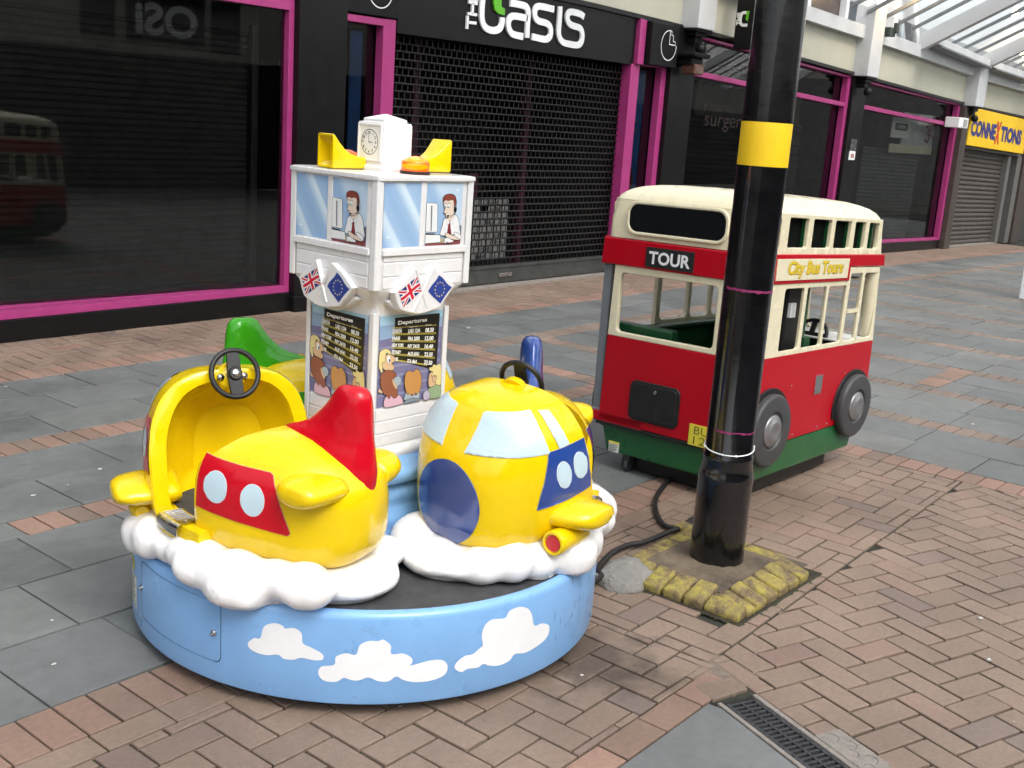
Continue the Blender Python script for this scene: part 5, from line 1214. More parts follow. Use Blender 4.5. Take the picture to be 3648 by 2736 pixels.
# ---------------------------------------------------------------- the planes
CLN = [(.382, .262), (.404, .20), (.430, .12), (.450, .04), (.461, -.03), (.458, -.11), (.440, -.19), (.402, -.29), (.360, -.385), (.318, -.47), (.278, -.545), (.262, -.575)]
_cl = smooth_loop(CLN, 8, False); _arc = [0]
for p, q in zip(_cl, _cl[1:]): _arc.append(_arc[-1] + math.hypot(q[0] - p[0], q[1] - p[1]))
LT = _arc[-1]
def cpos(t):
    tt = t + .0; i = 0
    if tt <= 0: i = 0
    else:
        while i < len(_arc) - 2 and _arc[i + 1] < tt: i += 1
    f = (tt - _arc[i]) / (_arc[i + 1] - _arc[i]); p, q = _cl[i], _cl[i + 1]
    x, l = p[0] + (q[0] - p[0]) * f, p[1] + (q[1] - p[1]) * f
    j0, j1 = max(i - 3, 0), min(i + 4, len(_cl) - 1); d = Vector((_cl[j1][0] - _cl[j0][0], -(_cl[j1][1] - _cl[j0][1]))).normalized()
    n = Vector((-d.y, d.x))          # outward (port) when moving towards the tail
    if n.x < 0: n = -n
    return Vector((x, -l)), d, n
HW = [(0, .0), (.004, .070), (.014, .115), (.035, .152), (.07, .185), (.12, .214), (.18, .237), (.24, .250), (.325, .256)]
HT = [(0, .51), (.004, .585), (.014, .628), (.035, .660), (.07, .700), (.12, .752), (.18, .787), (.24, .803), (.325, .810)]
HB = [(0, .48), (.004, .42), (.014, .385), (.035, .365), (.07, .352), (.325, .345)]
RW = [(.38, .230), (.415, .230), (.46, .228), (.54, .218), (.62, .200), (.69, .183), (.745, .155), (.782, .128), (.807, .098), (.821, .062), (.829, .006)]
RT = [(.38, .665), (.42, .690), (.48, .705), (.56, .708), (.64, .702), (.69, .688), (.745, .665), (.782, .640), (.807, .61), (.821, .575), (.829, .52)]
RB = [(.38, .345), (.60, .35), (.69, .355), (.745, .365), (.782, .38), (.807, .405), (.821, .44), (.829, .49)]
def sm(tab, t, e=.012): return (lin(tab, t - e) + 2 * lin(tab, t) + lin(tab, t + e)) / 4 if t > .02 and t < .805 else lin(tab, t)
def section(t, hood, dw=0, dt=0):
    Wt, Tt, Bt = (HW, HT, HB) if hood else (RW, RT, RB)
    return max(sm(Wt, t) - dw, .002), .50, max(sm(Tt, t) - dt, .505) - .50, .50 - min(sm(Bt, t) + dt, .495)
def spt(t, s, z):   # local coordinates -> 3D, hood leans back a little
    p, d, n = cpos(t - max(0, .17 * (z - .44)) * min(1, t / .15) * (1 if t < .36 else 0)); q = p + n * s; return Vector((q.x, q.y, z))
NE = 3.0
def asym(t, hood, c): return 1 - .16 * min(max((t - .14) / .16, 0), 1) if hood and c < 0 else 1
def ringp(t, hood, n=56, dw=0, dt=0, tt=None):
    w_, zc_, hu, hd = section(t, hood, dw, dt); out = []
    for i in range(n):
        a = 2 * math.pi * i / n; c, s = math.cos(a), math.sin(a)
        x = w_ * math.copysign(abs(c) ** (2 / NE), c) * asym(t, hood, c) * (.92 if not hood and c > 0 else 1); z = zc_ + (hu if s > 0 else hd) * math.copysign(abs(s) ** (2 / NE), s)
        out.append(spt(t if tt is None else tt, x, z))
    return out
def side_w(t, z, hood):
    w_, zc_, hu, hd = section(t, hood); r = abs(z - zc_) / max((hu if z > zc_ else hd), 1e-4)
    return w_ * max(0, 1 - r ** NE) ** (1 / NE) if r < 1 else 0.0
def off3(fn, off, sgn=1):
    """map then push out along the numerical surface normal"""
    def g(u, v):
        e = .003; p = fn(u, v); a = fn(u + e, v) - fn(u - e, v); c = fn(u, v + e) - fn(u, v - e); n = a.cross(c)
        if n.length < 1e-12: return p
        n.normalize(); ctr = Vector((.45, p.y * .9, .5)); 
        if n.dot(p - ctr) < 0: n = -n
        return p + n * off
    return g
def side_fn(hood, sg=1): return lambda t, z: spt(t, sg * side_w(t, z, hood) * asym(t, hood, sg) * (.92 if not hood and sg > 0 else 1), z)
def slice_fn(psi, z):
    """front glazing: point of the hood at height z seen at bearing psi (arc metres / .2)"""
    a = psi / .2; T0 = .30; lo, hi = 0.0, .31; dx, ds = math.cos(a), math.sin(a)
    for _ in range(26):
        r = (lo + hi) / 2; t_ = T0 - r * dx; s = r * ds
        if t_ >= 0 and abs(s) <= side_w(t_, z, True) * asym(t_, True, s): lo = r
        else: hi = r
    r = lo; return spt(T0 - r * dx, r * ds, z)
def cap_fn(s, z):
    lo, hi = 0.0, .2
    for _ in range(24):
        t_ = (lo + hi) / 2
        if abs(s) <= side_w(t_, z, True) and side_w(t_, z, True) > 0: hi = t_
        else: lo = t_
    return spt(hi, s, z)
def cloudbase():
    """lumpy cloud skirt: overlapping balls fused by a voxel remesh"""
    b = MB(CLD); rs = random.Random(11)
    for t_, hood in [(x, True) for x in (.03, .09, .17, .26)] + [(x, False) for x in (.36, .46, .56, .65, .725)]:
        tq = min(max(t_, .01), .82); wv = lin(HW, tq) if hood else lin(RW, tq)
        if .28 < tq < .38: wv = .24
        for sg in (-1, 1):
            s = sg * (wv * (.90 if t_ > .05 else .86) + rs.uniform(-.012, .015)); r = rs.uniform(.056, .092); z = .342 + rs.uniform(-.010, .010)
            if sg < 0: s = sg * min(abs(s), .16)
            b.ell(spt(tq, s, z), (r * 1.15, r * 1.15, r * .92), None, 20, 12)
            if rs.random() < .55: b.ell(spt(tq + .045, s * 1.02 + sg * .012, z + .012 * rs.random()), (r * .8, r * .8, r * .78), None, 18, 10)
        b.ell(spt(tq, 0, .33), (max(wv, .1), max(.1, wv), .055), None, 20, 10)
    for s in (-.03, .04, .10):
        q = cap_fn(s * .7, .40); b.ell((q.x + .0, q.y + .012, .334), (.055, .05, .050), None, 20, 12)
    q = spt(.84, 0, .34)
    for dx, dy in (): b.ell((q.x + dx, q.y + dy, .330), (.05, .05, .045), None, 20, 12)
    o = b.done("tmp", recalc=True)
    md = o.modifiers.new("r", 'REMESH'); md.mode = 'VOXEL'; md.voxel_size = .0085
    ms = o.modifiers.new("s", 'SMOOTH'); ms.factor = .75; ms.iterations = 16
    dg = bpy.context.evaluated_depsgraph_get(); me = bpy.data.meshes.new_from_object(o.evaluated_get(dg))
    bpy.data.objects.remove(o); me.name = "cloud_base"
    for v in me.vertices:
        if v.co.z < .296: v.co.z = .296 if math.hypot(v.co.x, v.co.y) < .725 else max(v.co.z, .268)
    for v in me.vertices:
        c = v.co
        if c.z > .30:
            k = noise.noise(Vector((c.x * 9, c.y * 9, c.z * 11))) * .014
            v.co = c + v.normal * k
    for p in me.polygons: p.use_smooth = True
    return me
def boolean(a, cutters, op='DIFFERENCE'):
    for c in cutters:
        md = a.modifiers.new("b", 'BOOLEAN'); md.operation = op; md.object = c; md.solver = 'EXACT'
    dg = bpy.context.evaluated_depsgraph_get(); me = bpy.data.meshes.new_from_object(a.evaluated_get(dg))
    a.modifiers.clear(); a.data = me
    for c in cutters: bpy.data.objects.remove(c)
    return a
def make_plane(colm):
    """everything in local coordinates: origin on the carousel axis, x outwards at the steering wheel"""
    ts_h = [.0004, .003, .008, .015, .025, .037, .05, .065, .082, .10, .12, .145, .17, .20, .23, .26, .295, .325]
    # hood: outer skin, rim, hollow inside
    b = MB(YEL)
    rings = [ringp(t, True) for t in ts_h]
    inner = [ringp(t, True, dw=.046 + .012 * k, dt=.030 + .012 * k) for k, t in enumerate((.327, .290))] + [ringp(t, True, dw=.066 + .03 * k, dt=.05 + .03 * k) for k, t in enumerate((.265, .21, .16))]
    b.loft(rings + [ringp(.3275, True, dw=.004, dt=.004), ringp(.329, True, dw=.012, dt=.010)] + inner)
    # floor hull between hood and tail, inner side wall
    lo = []
    for t_ in (.26, .30, .34, .38, .42, .46):
        w_ = .236; lo.append([spt(max(t_, 0.0), s, z) for s, z in ((-w_, .335), (w_, .335), (w_ + .006, .38), (w_, .438), (-w_, .438))])
    b.loft(lo)
    wl = []
    for t_ in (.28, .32, .37, .42, .47):
        zt_ = .60 + .04 * abs(t_ - .37) / .1; wl.append([spt(t_, s, z) for s, z in ((-.215, .345), (-.185, .345), (-.188, zt_ - .01), (-.202, zt_), (-.214, zt_ - .01))])
    b.loft(wl)
    body = b.done("aeroplane_car", None, smooth=36)
    # rear hull, hollowed seat
    b = MB(YEL); ts_r = [.415, .42, .43, .44, .46, .49, .53, .57, .61, .65, .69, .725, .755, .775, .793, .807, .817, .824, .8288]
    b.loft([ringp(t, False, dw=.010 if t == .415 else .003 if t == .42 else 0, dt=.010 if t == .415 else .003 if t == .42 else 0) for t in ts_r]); rear = b.done("rear_hull", None, smooth=60)
    b = MB(YEL); c0 = spt(.410, -.004, .63); p_, d_, n_ = cpos(.43)
    Mr = Matrix(((d_.x, n_.x, 0, 0), (d_.y, n_.y, 0, 0), (0, 0, 1, 0), (0, 0, 0, 1)))
    b.ell(c0, (.125, .196, .235), Mr, 40, 26); cut = b.done("cutter", None)
    boolean(rear, [cut]); 
    for p in rear.data.polygons: p.use_smooth = True
    rear.data.set_sharp_from_angle(angle=R(50))
    parts = [rear]
    def add(bb, name, **k): o = bb.done(name, None, **k); parts.append(o); return o
    # tail fin
    b = MB(colm); rings = []
    for z, tf, tr, th in [(.56, .520, .812, .058), (.60, .518, .820, .066), (.63, .516, .822, .066), (.66, .516, .818, .062), (.690, .516, .815, .055), (.706, .520, .813, .051), (.715, .540, .811, .049), (.728, .578, .809, .047), (.742, .608, .807, .045), (.760, .628, .806, .045), (.785, .654, .804, .044), (.808, .672, .801, .042), (.828, .685, .797, .039), (.841, .695, .790, .034), (.850, .708, .780, .025), (.854, .725, .765, .010)]:
        ring = []; n = 32
        for i in range(n):
            a = 2 * math.pi * i / n; u = .5 - .5 * math.cos(a)      # 0 front, 1 rear
            th_ = th * (math.sin(a)) * (.38 + .75 * u ** .7 if u < .97 else 1.1)
            t_ = tf + (tr - tf) * u; w_r = side_w(t_, min(z, .56), False)
            ring.append(spt(t_ if z < .7 else t_, th_, z))
        rings.append(ring)
    b.loft(rings); fin = add(b, "tail_fin", smooth=60)
    # base of the fin hugs the hull
    # nose cap
    b = MB(colm); Rn = .121; N = 36; K = 9
    f = off3(cap_fn, .0035); ctr_z = .496
    V = [[b.bm.verts.new(f(max(1e-4, Rn * k / K) * math.cos(2 * math.pi * i / N), ctr_z + Rn * k / K * math.sin(2 * math.pi * i / N))) for i in range(N)] for k in range(1, K + 1)]
    V.append([b.bm.verts.new(off3(cap_fn, -.003)(Rn * 1.01 * math.cos(2 * math.pi * i / N), ctr_z + Rn * 1.01 * math.sin(2 * math.pi * i / N))) for i in range(N)])
    c = b.bm.verts.new(f(1e-4, ctr_z))
    for i in range(N): b.face([c, V[0][i], V[0][(i + 1) % N]])
    for k in range(K):
        for i in range(N): b.face([V[k][i], V[k + 1][i], V[k + 1][(i + 1) % N], V[k][(i + 1) % N]])
    add(b, "nose_cap", smooth=70)
    # windscreen panes: white edge below, pale blue on top
    wp = lambda deg: R(deg) * .2
    panes = [("windscreen", [(wp(9), .646), (wp(66), .664), (wp(60), .772), (wp(20), .760), (wp(16), .755)]), ("windscreen", [(wp(-9), .646), (wp(-66), .664), (wp(-60), .772), (wp(-20), .760), (wp(-16), .755)]),
             ("side_pane", [(wp(73), .672), (wp(82), .678), (wp(76.5), .768), (wp(66.5), .770)]), ("side_pane", [(wp(-73), .672), (wp(-82), .678), (wp(-76.5), .768), (wp(-66.5), .770)])]
    for nm, q in panes:
        d = []
        for i, a in enumerate(q):
            c_ = q[(i + 1) % len(q)]
            for k in range(6): d.append((a[0] + (c_[0] - a[0]) * k / 6, a[1] + (c_[1] - a[1]) * k / 6))
        cx_ = sum(p[0] for p in d) / len(d); cz_ = sum(p[1] for p in d) / len(d)
        shr = lambda k: [(cx_ + (p[0] - cx_) * (1 - k / max(.02, abs(p[0] - cx_) + .02)), cz_ + (p[1] - cz_) * (1 - k / (abs(p[1] - cz_) + .03))) for p in d]
        b = MB(EDGEW); b.fill(d, off3(slice_fn, .0014), cut=.012); b.m(PALE); b.fill(shr(.0016), off3(slice_fn, .0026), cut=.012); add(b, nm, smooth=180, recalc=False)
    # porthole panels
    for sg in (1, -1):
        for hood in (True, False):
            if sg < 0 and not hood: pass
            if hood: q = [(.140, .505), (.317, .532), (.320, .682), (.200, .668), (.192, .662)]; ph = [(.228, .596), (.288, .610)]
            else: q = [(.430, .500), (.678, .478), (.686, .486), (.628, .628), (.620, .633), (.432, .640)]; ph = [(.482, .568), (.585, .556)]
            d = []
            for i, a in enumerate(q):
                c_ = q[(i + 1) % len(q)]
                for k in range(8): d.append((a[0] + (c_[0] - a[0]) * k / 8, a[1] + (c_[1] - a[1]) * k / 8))
            fs = side_fn(hood, sg)
            b = MB(P("decal_thin_edge", (.55, .5, .3), .5, nscale=20, namt=.05)); b.fill([(p[0] + (-.001 if p[0] < .25 or (not hood and p[0] < .45) else .001), p[1] + (-.001 if p[1] < .5 else .001)) for p in d], off3(fs, .0012), cut=.02)
            b.m(colm); b.fill(d, off3(fs, .0022), cut=.02)
            rx, rz_ = (.0235, .039) if hood else (.0315, .0415)
            b.m(EDGEW)
            for (u, v) in ph: b.fill(circ(u, v, rx + .0012, 28, rz_ + .0012), off3(fs, .0029), cut=.02)
            b.m(PALE)
            for (u, v) in ph: b.fill(circ(u, v, rx, 28, rz_), off3(fs, .0037), cut=.02)
            add(b, "porthole_panel", smooth=180, recalc=False)
    # wing, engine, stabilisers
    def basis(t_, yaw=0):
        p, d, n = cpos(t_); q = R(yaw); f_ = -d; F_ = Vector((f_.x * math.cos(q) - f_.y * math.sin(q), f_.x * math.sin(q) + f_.y * math.cos(q))); N_ = Vector((n.x * math.cos(q) - n.y * math.sin(q), n.x * math.sin(q) + n.y * math.cos(q)))
        return Matrix(((F_.x, N_.x, 0, 0), (F_.y, N_.y, 0, 0), (0, 0, 1, 0), (0, 0, 0, 1)))
    def lobe(t_, s0, s1, c0, c1, th0, th1, z, sweep, name, rise=0):
        b = MB(YEL); rings = []; K = 14
        for k in range(K + 1):
            u = k / K; s = s0 + (s1 - s0) * math.sin(u * math.pi / 2); e = math.sqrt(max(0, 1 - u ** 3.2)) if u > 0 else 1
            ch = (c0 + (c1 - c0) * u) * (e if u < 1 else .01); th = (th0 + (th1 - th0) * u) * (e if u < 1 else .01)
            ring = []
            for i in range(24):
                a = 2 * math.pi * i / 24; ring.append(spt2(t_ + sweep * u + ch * math.cos(a), s, z + rise * u + th * math.sin(a)))
            rings.append(ring)
        b.loft(rings); return add(b, name, smooth=180)
    def spt2(t_, s, z): p, d, n = cpos(t_); q = p + n * s; return Vector((q.x, q.y, z))
    lobe(.235, .17, .345, .080, .054, .043, .036, .472, .028, "wing", .0)
    lobe(.712, .08, .218, .084, .058, .044, .037, .600, .012, "stabiliser", .004)
    lobe(.720, -.08, -.200, .090, .064, .052, .044, .595, .012, "stabiliser", .004)
    b = MB(YEL); p, d, n = cpos(.215); c0 = spt2(.20, .262, .412); fwd = Vector((-d.x, -d.y, 0)); up = Vector((0, 0, 1)); sd_ = fwd.cross(up)
    Me = Matrix(((sd_.x, up.x, fwd.x, c0.x), (sd_.y, up.y, fwd.y, c0.y), (sd_.z, up.z, fwd.z, c0.z), (0, 0, 0, 1)))
    b.lathe([(.018, -.11), (.030, -.09), (.034, -.04), (.036, .03), (.0365, .05), (.034, .056), (.027, .057), (.025, .051), (0, .051)], (0, 0, 0), 32, Me); eng = add(b, "engine", smooth=50)
    b = MB(RED); b.lathe([(.0235, .0512), (.0235, .0535), (0, .0540)], (0, 0, 0), 28, Me); add(b, "engine_disc", smooth=40)
    # steering wheel on its boss
    p, d, n = cpos(.292); aft = Vector((d.x, d.y, .42)).normalized(); side = Vector((n.x, n.y, 0)); upv = aft.cross(side).normalized()
    if upv.z < 0: upv = -upv
    cw = Vector((p.x + d.x * .004 + n.x * .013, p.y + d.y * .004 + n.y * .013, .803)); side = upv.cross(aft)
    Mw = Matrix(((side.x, upv.x, aft.x, cw.x), (side.y, upv.y, aft.y, cw.y), (side.z, upv.z, aft.z, cw.z), (0, 0, 0, 1)))
    b = MB(BLK); b.torus(Mw, .0665, .0078, 56, 14)
    b.mesh(curve_mesh([[(-.017, -.064), (.019, -.064), (.0195, -.02), (.0185, .02), (.017, .064), (-.017, .064), (-.0205, .02), (-.020, -.02)]], .010, .002), Mw @ T(0, 0, -.001))
    b.lathe([(.020, -.012), (.0195, .008), (.0165, .012), (0, .012)], (0, 0, 0), 28, Mw); b.lathe([(.012, -.06), (.012, -.01)], (0, 0, 0), 16, Mw); sw = add(b, "steering_wheel", smooth=40)
    b = MB(STEEL); b.lathe([(.0105, .012), (.0105, .0145), (.006, .017), (.004, .017), (.003, .0145), (0, .0145)], (0, 0, 0), 20, Mw)
    add(b, "wheel_bolt", smooth=40)
    for sx in (-1, 1): b = MB(STEEL); b.lathe([(.0105, -.026), (.0105, -.024), (.004, -.020), (0, -.019)], (0, 0, 0), 18, Mw @ T(sx * .034, -.004, 0)); add(b, "boss_bolt", smooth=40)
    # boss plate behind the wheel, moulded dashboard
    b = MB(YEL); b.lathe([(.042, -.055), (.041, -.036), (.036, -.028), (0, -.027)], (0, 0, 0), 32, Mw); add(b, "wheel_boss", smooth=60)
    # step plate and cockpit floor
    b = MB(STEEL); st = []
    pts_ = [(.180, .444), (.236, .444), (.2435, .443), (.2505, .439), (.253, .433), (.254, .412)]
    for t_ in (.335, .36, .385, .412): st.append([spt2(t_, s, z) for s, z in pts_] + [spt2(t_, s - .002, z - .0025) for s, z in pts_[::-1]])
    b.loft(st)
    for t_, s in ((.350, .215), (.398, .215)): b.ell(spt2(t_, s, .444), (.004, .004, .0022), None, 12, 6)
    for k in range(16): q0, q1 = spt2(.338 + k * .0048, .186, .4445), spt2(.338 + k * .0048, .234, .4445); b.tube([q0, q1], .0008, 4)
    add(b, "step_plate", smooth=40)
    b = MB(DECK); b.loft([[spt2(t_, s, z) for s, z in ((-.2, .434), (.185, .434), (.185, .4405), (-.2, .4405))] for t_ in (.15, .2, .25, .3, .35, .4, .44)]); add(b, "cockpit_floor")
    me = cloudbase(); o = bpy.data.objects.new("cloud_base", me); col.objects.link(o)
    if not me.materials: me.materials.append(CLD)
    parts.append(o)
    return body, parts
proto = make_plane(RED)
def place(body, parts, ang, first, colm):
    out = []
    if not first:
        nb = body.copy(); col.objects.link(nb); np_ = []
        for p in parts: c = p.copy(); col.objects.link(c); np_.append(c)
        body, parts = nb, np_
        for p in parts:
            if RED in list(p.data.materials) and "engine" not in p.name:
                p.data = p.data.copy()
                for i, m_ in enumerate(p.data.materials):
                    if m_ == RED: p.data.materials[i] = colm
    body.parent = ride; body.rotation_euler = (0, 0, R(ang))
    for p in parts: p.parent = body
    return body
ang0 = 286
cols_ = [(RED, ang0 - 120), (BLU, ang0), (GRN, ang0 - 240)]
pl1 = place(*proto, cols_[0][1], True, RED); pl1["label"] = "yellow plane with red tail fin and red panels"
pl2 = place(*proto, cols_[1][1], False, BLU); pl2["label"] = "yellow plane with blue nose cap and blue panels"
pl3 = place(*proto, cols_[2][1], False, GRN); pl3["label"] = "yellow plane with green tail fin behind the tower"
# ---------------------------------------------------------------- toy double decker bus ride
bus = thing("bus_ride", (4.10, 2.025, 0), "red and cream toy double-decker bus ride on a green base, partly behind the lamp post", "bus ride", None, R(-2.5))
BR = P("bus_red_paint", (.40, .001, .010), .32, spec=.3, coat=.10, nscale=5, namt=.04, rvar=.04, bump=.01, bscale=10)
BC = P("bus_cream_paint", (.70, .64, .46), .28, coat=.35, nscale=5, namt=.03, rvar=.05, bump=.01, bscale=10)
BG = P("bus_green_paint", (.006, .085, .022), .35, coat=.4, nscale=6, namt=.15, rvar=.08, bump=.02)
BGD = P("bus_interior_green", (.006, .06, .02), .4, coat=.3, nscale=6, namt=.2)
GREY = P("grey_bar_paint", (.16, .17, .19), .45, nscale=9, namt=.1)
TYRE = P("tyre_grey_plastic", (.05, .05, .053), .5, nscale=20, namt=.15, bump=.05)
HUB = P("hub_silver_paint", (.30, .30, .31), .38, metal=.7, nscale=20, namt=.08)
BLKP = P("black_plastic_panel", (.012, .012, .013), .45, nscale=20, namt=.3, bump=.12, bscale=300)
BLKG = P("black_gloss_window", (.006, .007, .008), .08, coat=.8, nscale=6, namt=.3, bump=.05, bscale=5)
L_, W_ = 1.235, .79
def bend(v):
    x, y, z = v
    return Vector((x, y, z * (1 - .040 * min(max(x, 0), 1.3)) - .020 * y))
def bdone(b, name, par=bus, **k):
    for v in b.bm.verts: v.co = bend(v.co)
    b.mats = b.mats
    return b.done(name, par, loc=LOCAL, **k)
SIDE = FR((0, .0, 0), (1, 0, 0), (0, 0, 1))         # near side, faces -y
FARS = FR((0, W_, 0), (-1, 0, 0), (0, 0, 1))       # u = -x
REAR = FR((0, 0, 0), (0, -1, 0), (0, 0, 1))        # u = -y
FRNT = FR((L_, 0, 0), (0, 1, 0), (0, 0, 1))
def plate(b, M, outer, holes=(), th=.022, z=0, bev=.004): b.mesh(curve_mesh([outer] + [h[::-1] for h in holes], th, bev), M @ T(0, 0, z - th / 2))
def upx(z): return lin([(.2, 1.235), (.62, 1.225), (.98, 1.19), (1.08, 1.178), (1.25, 1.160)], z)
RC = .035   # corner radius
# lower red body
b = MB(BR)
plate(b, SIDE, [(RC, .24), (upx(.24) - RC, .24), (upx(.62) - RC, .645), (RC, .645)])
plate(b, FARS, [(-upx(.24) + RC, .24), (-.34, .24), (-.34, .645), (-upx(.62) + RC, .645)])
plate(b, REAR, [(-(W_ - .045), .245), (-RC, .245), (-RC, .645), (-(W_ - .055), .645)])
plate(b, REAR, [(-(W_ - .01), .238), (-.5, .238), (-.5, .285), (-(W_ - .01), .285)], th=.03, bev=.006)
for (x, y) in ((RC, RC),): b.lathe([(RC, .24), (RC, .6449)], (x, y, 0), 24)
rr = []
for z in (.24, .45, .6445): x = upx(z) - RC; rr.append([(x + RC * math.cos(a) * 1.0, RC + RC * math.sin(a), z) for a in [2 * math.pi * i / 24 for i in range(24)]])
b.loft(rr); rr2 = [[(p[0], p[1] + W_ - 2 * RC, p[2]) for p in r] for r in rr]; b.loft(rr2)
b.hexa([(upx(.24) - .022, RC, .24), (upx(.24), RC, .24), (upx(.24), W_ - RC, .24), (upx(.24) - .022, W_ - RC, .24), (upx(.62) - .022, RC, .6445), (upx(.62), RC, .6445), (upx(.62), W_ - RC, .6445), (upx(.62) - .022, W_ - RC, .6445)])
bdone(b, "lower_body", smooth=35)
# lower deck window band (cream), see-through openings
b = MB(BC)
z0, z1 = .6455, .975
wins = [rrect(.232, .668, .405, .942, .016), rrect(.436, .668, .618, .942, .012), rrect(.640, .668, .818, .942, .012), rrect(.850, .668, .975, .998, .012), rrect(1.003, .668, 1.155, .998, .014)]
plate(b, SIDE, [(RC, z0), (upx(.64) - RC, z0), (upx(1.0) - RC, 1.030), (.82, 1.030), (.82, z1), (RC, z1)], wins, th=.015, bev=.003)
b.box((.862, .002, .805), (.975, .022, .822))
fw = [rrect(-.70, .68, -.455, .945, .03), rrect(-.905, .68, -.725, .945, .03), rrect(-1.16, .68, -.93, .96, .03)]
plate(b, FARS, [(-upx(.64) + RC, z0), (-.42, z0), (-.42, z1), (-upx(.97) + RC, z1)], fw, th=.024)
plate(b, REAR, [(-(W_ - .055), z0), (-RC, z0), (-RC, z1), (-(W_ - .065), z1)], [rrect(-.690, .668, -.185, .935, .022)], th=.026)
b.lathe([(RC, z0), (RC, 1.0)], (RC, RC, 0), 24)
rr = []
for z in (z0, .8, 1.03): x = upx(z) - RC; rr.append([(x + RC * math.cos(a), RC + RC * math.sin(a), z) for a in [2 * math.pi * i / 24 for i in range(24)]])
b.loft(rr); b.loft([[(p[0], p[1] + W_ - 2 * RC, p[2]) for p in r] for r in rr])
fr = [rrect(.06, .665, .36, .985, .03), rrect(.40, .665, .73, .985, .03)]
tmp = MB(BC); plate(tmp, Matrix.Identity(4), [(RC, z0), (W_ - RC, z0), (W_ - RC, 1.03), (RC, 1.03)], fr, th=.022)
for v in tmp.bm.verts: y, z, n_ = v.co; v.co = (upx(z) + n_ , y, z)
me_ = bpy.data.meshes.new("t"); bmesh.ops.recalc_face_normals(tmp.bm, faces=tmp.bm.faces); tmp.bm.to_mesh(me_); tmp.bm.free(); b.mesh(me_, Matrix.Identity(4))
bdone(b, "lower_window_band", smooth=35)
# red band between decks
b = MB(BR)
plate(b, SIDE, [(.0, .965), (.822, .965), (.822, 1.033), (upx(1.0), 1.033), (upx(1.08), 1.090), (.0, 1.090)], th=.030, z=.006, bev=.004)
plate(b, REAR, [(-W_ - .008, .967), (-.0, .967), (-.0, 1.085), (-W_ + .0, 1.085)], th=.034, z=.010, bev=.006)
plate(b, FARS, [(-upx(.97), .965), (.0, .965), (.0, 1.09), (-upx(1.08), 1.09)], th=.03, z=.006)
b.hexa([(upx(.97) - .02, 0.0, 1.033), (upx(.97) + .003, 0.0, 1.033), (upx(.97) + .006, W_, 1.033), (upx(.97) - .02, W_, 1.033), (upx(1.08) - .02, 0.0, 1.090), (upx(1.08) + .006, 0.0, 1.090), (upx(1.08) + .006, W_, 1.090), (upx(1.08) - .02, W_, 1.090)])
band = bdone(b, "deck_band", smooth=35)
# upper deck cream shell: sides with windows, rear, front, domed roof
b = MB(BC); z0, z1 = 1.088, 1.262
uw_ = [rrect(x0, 1.118, x1, 1.243, .010) for x0, x1 in ((.045, .135), (.205, .375), (.420, .592), (.630, .790), (.832, .945), (.982, 1.090))]
plate(b, SIDE, [(.05, z0), (upx(1.09) - RC, z0), (upx(1.25) - RC, z1), (.05, z1)], uw_, th=.022, z=-.003)
plate(b, FARS, [(-upx(1.09) + RC, z0), (-.05, z0), (-.05, z1), (-upx(1.25) + RC, z1)], [[(-p[0], p[1]) for p in w__][::-1] for w__ in uw_], th=.022, z=-.003)
def rr_ring(x0, x1, y0, y1, r, z, n=9):
    return [(p[0], p[1], z) for p in rrect(x0, y0, x1, y1, r, n)]
b.loft([rr_ring(.002, .10, .002, W_ - .004, .04, z0), rr_ring(.004, .10, .004, W_ - .006, .04, 1.18), rr_ring(.016, .10, .014, W_ - .018, .042, z1)])
b.loft([rr_ring(upx(1.09) - .06, upx(1.09) - .002, .004, W_ - .006, .026, z0), rr_ring(upx(1.25) - .06, upx(1.25), .014, W_ - .018, .026, z1)])
roof = []
for k, (z, ins, xr) in enumerate(((1.258, .010, .014), (1.275, .018, .022), (1.292, .032, .036), (1.308, .054, .056), (1.322, .088, .084), (1.333, .135, .13), (1.340, .20, .20), (1.3435, .28, .32))):
    roof.append(rr_ring(xr, upx(1.25) - ins * .9 + .004, ins, W_ - ins, .05 + ins * .35, z, 10))
b.loft(roof)
bdone(b, "upper_shell", smooth=50)
b = MB(BLKG)
plate(b, REAR, rrect(-.668, 1.120, -.178, 1.244, .045, 8), th=.012, z=.006, bev=.004)
ww = bdone(b, "rear_upper_window", smooth=50)
b = MB(BC); plate(b, REAR, rrect(-.680, 1.108, -.166, 1.256, .055, 8), [rrect(-.666, 1.122, -.180, 1.242, .043, 8)], th=.016, z=.010, bev=.004); bdone(b, "rear_window_rim", smooth=50)
b = MB(P("upper_deck_dark", (.0015, .003, .002), .8, spec=.1, nscale=8, namt=.4)); b.box((.06, .034, 1.095), (1.05, W_ - .034, 1.245)); bdone(b, "upper_deck_core")
b = MB(BGD)
for x0, x1 in ((.045, .135), (.205, .375), (.420, .592), (.630, .790), (.832, .940), (.975, 1.055)): b = MB(BGD); b.box((x1 - .004, .020, 1.115), (x1 + .004, .05, 1.245)); bdone(b, "window_lining")
